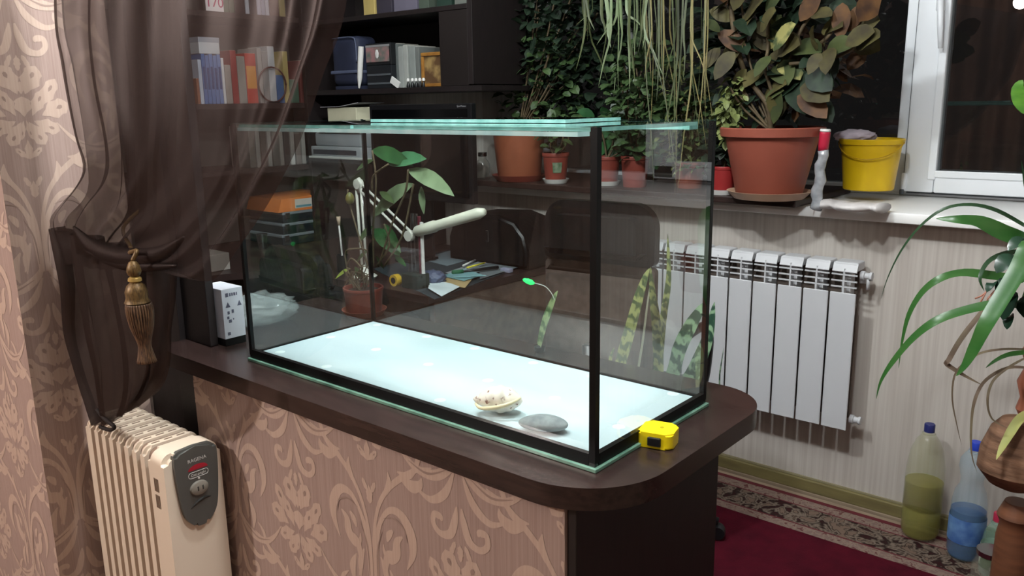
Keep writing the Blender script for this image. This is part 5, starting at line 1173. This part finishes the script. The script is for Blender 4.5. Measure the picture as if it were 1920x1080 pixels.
# monitor below the shelf, its wall patch, the cream box and the printer
mo = thing('monitor', (-.92, 1.39, DZ), 'large black monitor standing on the desk under the shelf', 'monitor')
mx0 = at(692, 200, Y=1.375).x; mx1 = at(883, 200, Y=1.375).x; mz = at(780, 195, Y=1.375).z
bezel = mat('monitor_bezel', S(20,20,22), .3); box('bezel', mx0, mx1, 1.375, 1.405, 1.02, mz, bezel, mo, bev=.004); box('screen', mx0+.02, mx1-.02, 1.373, 1.3745, 1.045, mz-.022, mat('screen_black', S(8,9,11), .12), mo, bev=0)
box('stand_neck', (mx0+mx1)/2-.03, (mx0+mx1)/2+.03, 1.405, 1.42, .77, 1.2, bezel, mo); box('stand_foot', (mx0+mx1)/2-.12, (mx0+mx1)/2+.0, 1.32, 1.47, DZ+.0005, DZ+.015, bezel, mo, bev=.005)
text('brand_lettering', 'SyncMaster', .011, (mx1-.05, 1.3745-.0003, mz-.011), (1,0,0), (0,0,1), mat('bezel_print', S(130,130,132), .4), mo, .0003)
cb = thing('cream_box', (-1.4, 1.4, 1.3), 'cream coloured box with a paper sheet on top under the shelf', 'box')
c0 = at(618, 236, Y=YF+.01); c1 = at(676, 236, Y=YF+.01); cz = 1.3375
pr_ = thing('printer', (-1.35, 1.6, 1.1706), 'light grey printer with a paper tray on the lower shelf', 'printer')
px0, px1 = -1.66, -1.16
lg = mat('printer_grey', S(156,162,166), .4); lgd = mat('printer_dark', S(60,62,68), .5)
box('lower_case', px0, px1, YF-.02, 1.78, 1.1706, 1.225, lg, pr_, bev=.005); box('slot', px0+.02, px1-.16, YF-.0215, YF-.0195, 1.188, 1.21, lgd, pr_, bev=0); box('upper_case', px0+.01, px1-.02, YF+.0, 1.77, 1.2252, 1.29, lg, pr_, bev=.01); box('paper_stack', px0+.06, px1-.12, YF-.012, 1.70, 1.2905, 1.312, mat('stack_white', S(214,222,224), .5), pr_, bev=.002); box('output_tray', px0+.02, px1+.03, YF-.05, YF-.022, 1.1706, 1.180, mat('tray_white', S(200,204,200), .4), pr_, bev=.002)
box('box_body', px0+.12, px1-.17, YF+.0, YF+.18, 1.3128, 1.405, mat('cream_card', S(206,204,176), .5), cb, bev=.003); cb.location = (0,0,0)
for ch in cb.children: ch.location = ORG[cb.name]
bm = bmesh.new(); 
lf = [(px0+.08, YF-.01, 1.4065), (px0+.22, YF-.01, 1.408), (px0+.36, YF-.01, 1.425)]
for p in lf: pass
vs0 = [bm.verts.new(Vector(p)+Vector((0,dy,dz))) for dz in (0, .002) for p in lf for dy in (0, .16)]
for a in range(2):
    bm.faces.new((vs0[a*2], vs0[a*2+1], vs0[a*2+3], vs0[a*2+2])); bm.faces.new((vs0[6+a*2], vs0[6+a*2+2], vs0[6+a*2+3], vs0[6+a*2+1])); bm.faces.new((vs0[a*2], vs0[a*2+2], vs0[6+a*2+2], vs0[6+a*2])); bm.faces.new((vs0[a*2+1], vs0[6+a*2+1], vs0[6+a*2+3], vs0[a*2+3]))
o = bmobj('curled_sheet', bm, mat('sheet_lilac', S(176,176,182), .5)); tag(o, 'curled pale sheet lying on the cream box', 'paper')

# ================================================================ RIGHT: PLANT STAND, DRACAENA, BOTTLES
stt = thing('wooden_plant_stand', (1.47, 1.27, 0), 'brown wooden plant stand at the right edge of the picture', 'plant stand')
tw = mat('brown_wood', S(122,78,54), .5, col2=S(92,56,38), scale=6, stretch=(1,1,8), detail=6); rw = mat('bark_wood', S(140,104,80), .8, col2=S(94,66,48), scale=9, stretch=(1,1,5), bump=.5)
px_ = at(1918, 700, Y=1.25).x
lathe('post', [(.045,.001),(.042,.30),(.036,.34),(.045,.36),(.03,.40)], (px_+.022, 1.27, 0), tw, stt, 20)
lathe('carved_bowl', [(.03,.401),(.06,.415),(.088,.45),(.085,.50),(.065,.56),(.045,.585),(0,.585)], (px_+.01, 1.25, .04), rw, stt, 24, sx=1, sy=.9)
for z_, r_ in ((.532,.0805),(.56,.072)): 
    bm = bmesh.new(); add_tube(bm, [(px_+.01+r_*math.cos(a), 1.25+.9*r_*math.sin(a), z_+.012*math.sin(2*a+z_*50)) for a in [2*math.pi*k/28 for k in range(29)]], .0018, 5); bmobj('string_wrap', bm, mat('string_dark', S(60,44,36), .8), stt)
lathe('turned_column', [(.02,.626),(.032,.65),(.025,.68),(.036,.72),(.022,.76),(.034,.80),(.02,.83)], (px_+.022, 1.27, 0), mat('clay_turned', S(166,100,76), .5, col2=S(130,74,56), scale=8), stt, 20)
tR = thing('potted_dracaena', (px_+.03, 1.27, .8305), 'green plant with long arching strap leaves on the wooden stand at the right', 'potted plant')
lathe('pot', [(.06,.0),(.062,.004),(.08,.13),(.084,.132),(.084,.145),(.078,.145),(.07,.10),(0,.10)], (px_+.07, 1.29, .8305), terra_dark, tR, 28)
q = Vector((px_+.06, 1.29, .95)); tube('stem', [q+Vector((0,0,-.01)), q+Vector((.0,-.01,.10)), at(1930, 425, Y=1.27)], [.012,.010,.008], stem_m, tR)
strapm = mat('dracaena_green', S(58,98,46), .32, col2=S(42,88,36), scale=9, stretch=(1,1,3)); strapd = mat('dracaena_dark', S(46,72,44), .35, col2=S(30,58,34), scale=9); strapb = mat('dracaena_brown', S(116,104,80), .7, col2=S(90,72,58), scale=10); strapy = mat('dracaena_yellow', S(172,164,96), .6, col2=S(140,148,84), scale=10)
RL = [([(1925,425),(1870,395),(1820,384),(1770,392),(1725,425),(1690,470),(1665,520),(1652,560)], .0050, strapd, 1.25),
      ([(1925,450),(1890,440),(1840,418),(1795,412),(1755,410)], .020, strapm, 1.18),
      ([(1925,520),(1870,518),(1810,512),(1765,522),(1730,548),(1705,590),(1692,640),(1685,690)], .0115, strapm, 1.20),
      ([(1925,560),(1880,568),(1820,580),(1760,600),(1715,632),(1675,678),(1652,715),(1643,748)], .0125, strapm, 1.12),
      ([(1935,450),(1915,500),(1880,560),(1850,610),(1830,650),(1810,685),(1793,705)], .024, strapm, 1.08),
      ([(1930,470),(1890,475),(1855,490),(1838,520),(1845,545)], .009, strapd, 1.22),
      ([(1880,540),(1830,600),(1800,640),(1780,675),(1776,683),(1810,705),(1842,722)], .008, strapb, 1.16),
      ([(1925,655),(1880,655),(1840,662),(1810,680),(1790,705),(1786,750),(1795,800),(1803,835)], .0035, strapb, 1.15),
      ([(1930,690),(1890,690),(1850,712),(1830,745),(1822,790),(1822,850),(1832,885)], .0048, strapb, 1.10),
      ([(1925,670),(1890,690),(1862,715),(1852,750),(1860,785),(1890,803)], .0040, strapb, 1.14),
      ([(1935,770),(1910,790),(1885,830),(1868,862)], .013, strapy, 1.12), ([(1930,660),(1895,665),(1870,675),(1848,690)], .008, strapm, 1.12),
      ([(1940,420),(1925,360),(1915,300)], .006, strapd, 1.3)]
for pts, hw, m_, y_ in RL:
    P_ = [at(x, y, Y=y_+.10*max(0, 1-i/3)) for i, (x, y) in enumerate(pts)]
    if pts[0][0] > 1920 and pts[0][1] < 600: P_ = [at(1950, 440, Y=1.29)]+P_
    leaf('strap_leaf', P_, hw, m_, tR, 'strap', (-.5,-1,.5), .25, 4)
dk = mat('glossy_dark_leaf', S(36,64,46), .25, col2=S(24,46,34))
for (x0, y0, x1, y1, w_) in ((1905,480,1868,512,.35), (1900,520,1872,560,.35), (1900,545,1880,600,.3), (1895,590,1888,618,.3), (1912,560,1930,600,.3), (1900,500,1935,520,.35), (1868,530,1850,548,.3), (1925,450,1890,470,.3)):
    a = at(x0, y0, Y=1.2); b = at(x1, y1, Y=1.17); leaf('dark_leaf', [a, (a+b)/2+Vector((0,-.005,.01)), b], w_*(b-a).length*1.1, dk, tR, 'oval', (-.5,-1,.3), .15, 3)
for k, L_ in enumerate((((1858,540),(1840,555),(1828,560)), ((1850,545),(1842,560),(1836,572)), ((1865,545),(1852,560),(1848,575)))):
    tube('aerial_root', [at(x, y, Y=1.18) for x, y in L_], .002, mat('root_pink', S(176,120,100), .6), tR)
o_ = leaf('leaf_tip', [at(1926, 215, Y=1.5), at(1914, 190, Y=1.5), at(1910, 165, Y=1.5), at(1918,150,Y=1.5)], .02, leafH, tR, 'oval', (-.5,-1,.3))

# ---- plastic bottles on the carpet
def bottle(name, label, px, py, prof, mb, cap_m, liquid=None, liq_m=None, scale=1, extra=None, pos=None, rc=.016):
    q = Vector(pos) if pos else at(px, py, Z=0); t = thing(name, (q.x, q.y, .0022), label, 'bottle')
    P_ = [(r*scale, z*scale) for r, z in prof]; lathe('bottle_wall', P_, (q.x, q.y, .0022), mb, t, 36, cap=False)
    zt_ = P_[-1][1]
    lathe('cap', [(rc,zt_-.012),(rc,zt_+.012),(rc*.92,zt_+.014),(0,zt_+.014)], (q.x, q.y, .0022), cap_m, t, 24)
    bm = bmesh.new(); add_tube(bm, [(q.x+(rc+.003)*math.cos(a), q.y+(rc+.003)*math.sin(a), .0022+zt_-.018) for a in [2*math.pi*k/20 for k in range(21)]], .002, 6); bmobj('neck_ring', bm, mb, t, True)
    if liquid:
        L_ = []
        for (r0, z0), (r1, z1) in zip(P_, P_[1:]):
            L_.append((r0*.965, z0+.002))
            if z1 >= liquid*scale: f = (liquid*scale-z0)/max(1e-6, z1-z0); L_.append(((r0+(r1-r0)*f)*.965, liquid*scale)); break
        L_.append((0, liquid*scale)); lathe('liquid', L_, (q.x, q.y, .0022), liq_m, t, 36)
    if extra: extra(t, q)
    return t
def tinted(name, col, op, rough=.12):
    return film_mat(name, col, op)
big = [(.0,.006),(.030,.0),(.052,.006),(.060,.02),(.061,.10),(.058,.105),(.061,.11),(.061,.20),(.059,.25),(.050,.31),(.036,.345),(.020,.368),(.015,.372),(.015,.388)]
capb = mat('cap_navy', S(40,46,104), .4); capc = mat('cap_blue', S(44,70,190), .4)
bottle('plastic_bottle', 'tall plastic bottle with yellow-green water and a navy cap on the carpet by the wall', 1731, 986, big, tinted('clear_yellowish', S(170,172,120), .20), capb, .20, tinted('yellow_green_water', S(138,130,44), .50), .97, pos=(1.118, 1.715, 0))
wai = [(.0,.006),(.028,.0),(.046,.006),(.052,.02),(.052,.13),(.050,.185),(.044,.22),(.032,.245),(.032,.265),(.040,.30),(.038,.325),(.026,.345),(.015,.355),(.015,.37)]
def lbl(t, q):
    m = mat('bottle_label', S(110,150,196), .5, col2=S(60,96,160), scale=18); bm = bmesh.new()
    add_lathe(bm, [(.0525,.06),(.0528,.062),(.0528,.138),(.0525,.14)], (q.x, q.y, .0022), 36, cap=False); bmobj('label', bm, m, t, 'auto')
bottle('plastic_bottle', 'waisted light blue water bottle with a bright blue cap beside the wooden stand', 1825, 1020, wai, tinted('clear_blue', S(150,186,206), .24), capc, .16, tinted('blue_water', S(40,84,150), .5), 1.0, lbl, pos=(1.262, 1.665, 0))
def lbl2(t, q):
    bm = bmesh.new(); add_lathe(bm, [(.0405,.03),(.0408,.10),(.0405,.101)], (q.x, q.y, .0022), 28, cap=False); bmobj('label', bm, mat('label_green_white', S(190,200,180), .5, col2=S(40,86,48), scale=22, lo=.45, hi=.55), t, 'auto')
small = [(.0,.005),(.03,0),(.04,.01),(.04,.10),(.034,.14),(.02,.17),(.014,.18),(.014,.19)]
bottle('plastic_bottle', 'short bottle with a green and white label right of the blue bottle', 1880, 1000, small, tinted('clear_small', S(150,190,170), .3), mat('cap_red', S(190,50,80), .4), None, None, 1, lbl2, pos=(1.355, 1.60, 0))
jt = thing('glass_jar', (1.365, 1.46, .0022), 'clear glass jar on the carpet in front of the wooden stand', 'jar'); lathe('glass_wall', [(.0,.004),(.04,.0),(.046,.008),(.046,.10),(.036,.12),(.036,.135),(.033,.135)], (1.365,1.46,.0022), film_mat('jar_film', S(170,166,150), .25), jt, 28, cap=False); lathe('jar_lid', [(.038,.1355),(.038,.15),(0,.151)], (1.365,1.46,.0022), metal, jt, 24)

# ================================================================ DRAPES ADDED OUT OF VIEW IN THE NEAR ROOM (for brown reflections in window and tank)
dr = thing('offscreen_drapes', (-.6, -4.38, .02), 'brown pleated drapes added across the near room to be mirrored in the window', 'curtain')
bm = bmesh.new(); V = []
for k in range(7):
    z = .02+2.5*k/6; V.append([bm.verts.new((-3.0+5.6*i/260, -4.36+.045*math.sin(i*.62)+.02*math.sin(i*.17+k*.2), z)) for i in range(261)])
for a, b in zip(V, V[1:]):
    for i in range(260): bm.faces.new((a[i], a[i+1], b[i+1], b[i]))
bmobj('pleated_cloth', bm, mat('drape_brown', S(104,78,64), .8, col2=S(90,66,54), scale=8), dr, True)
tube('curtain_rail', [(-3.05,-4.36,2.54), (2.65,-4.36,2.54)], .014, metal, dr)
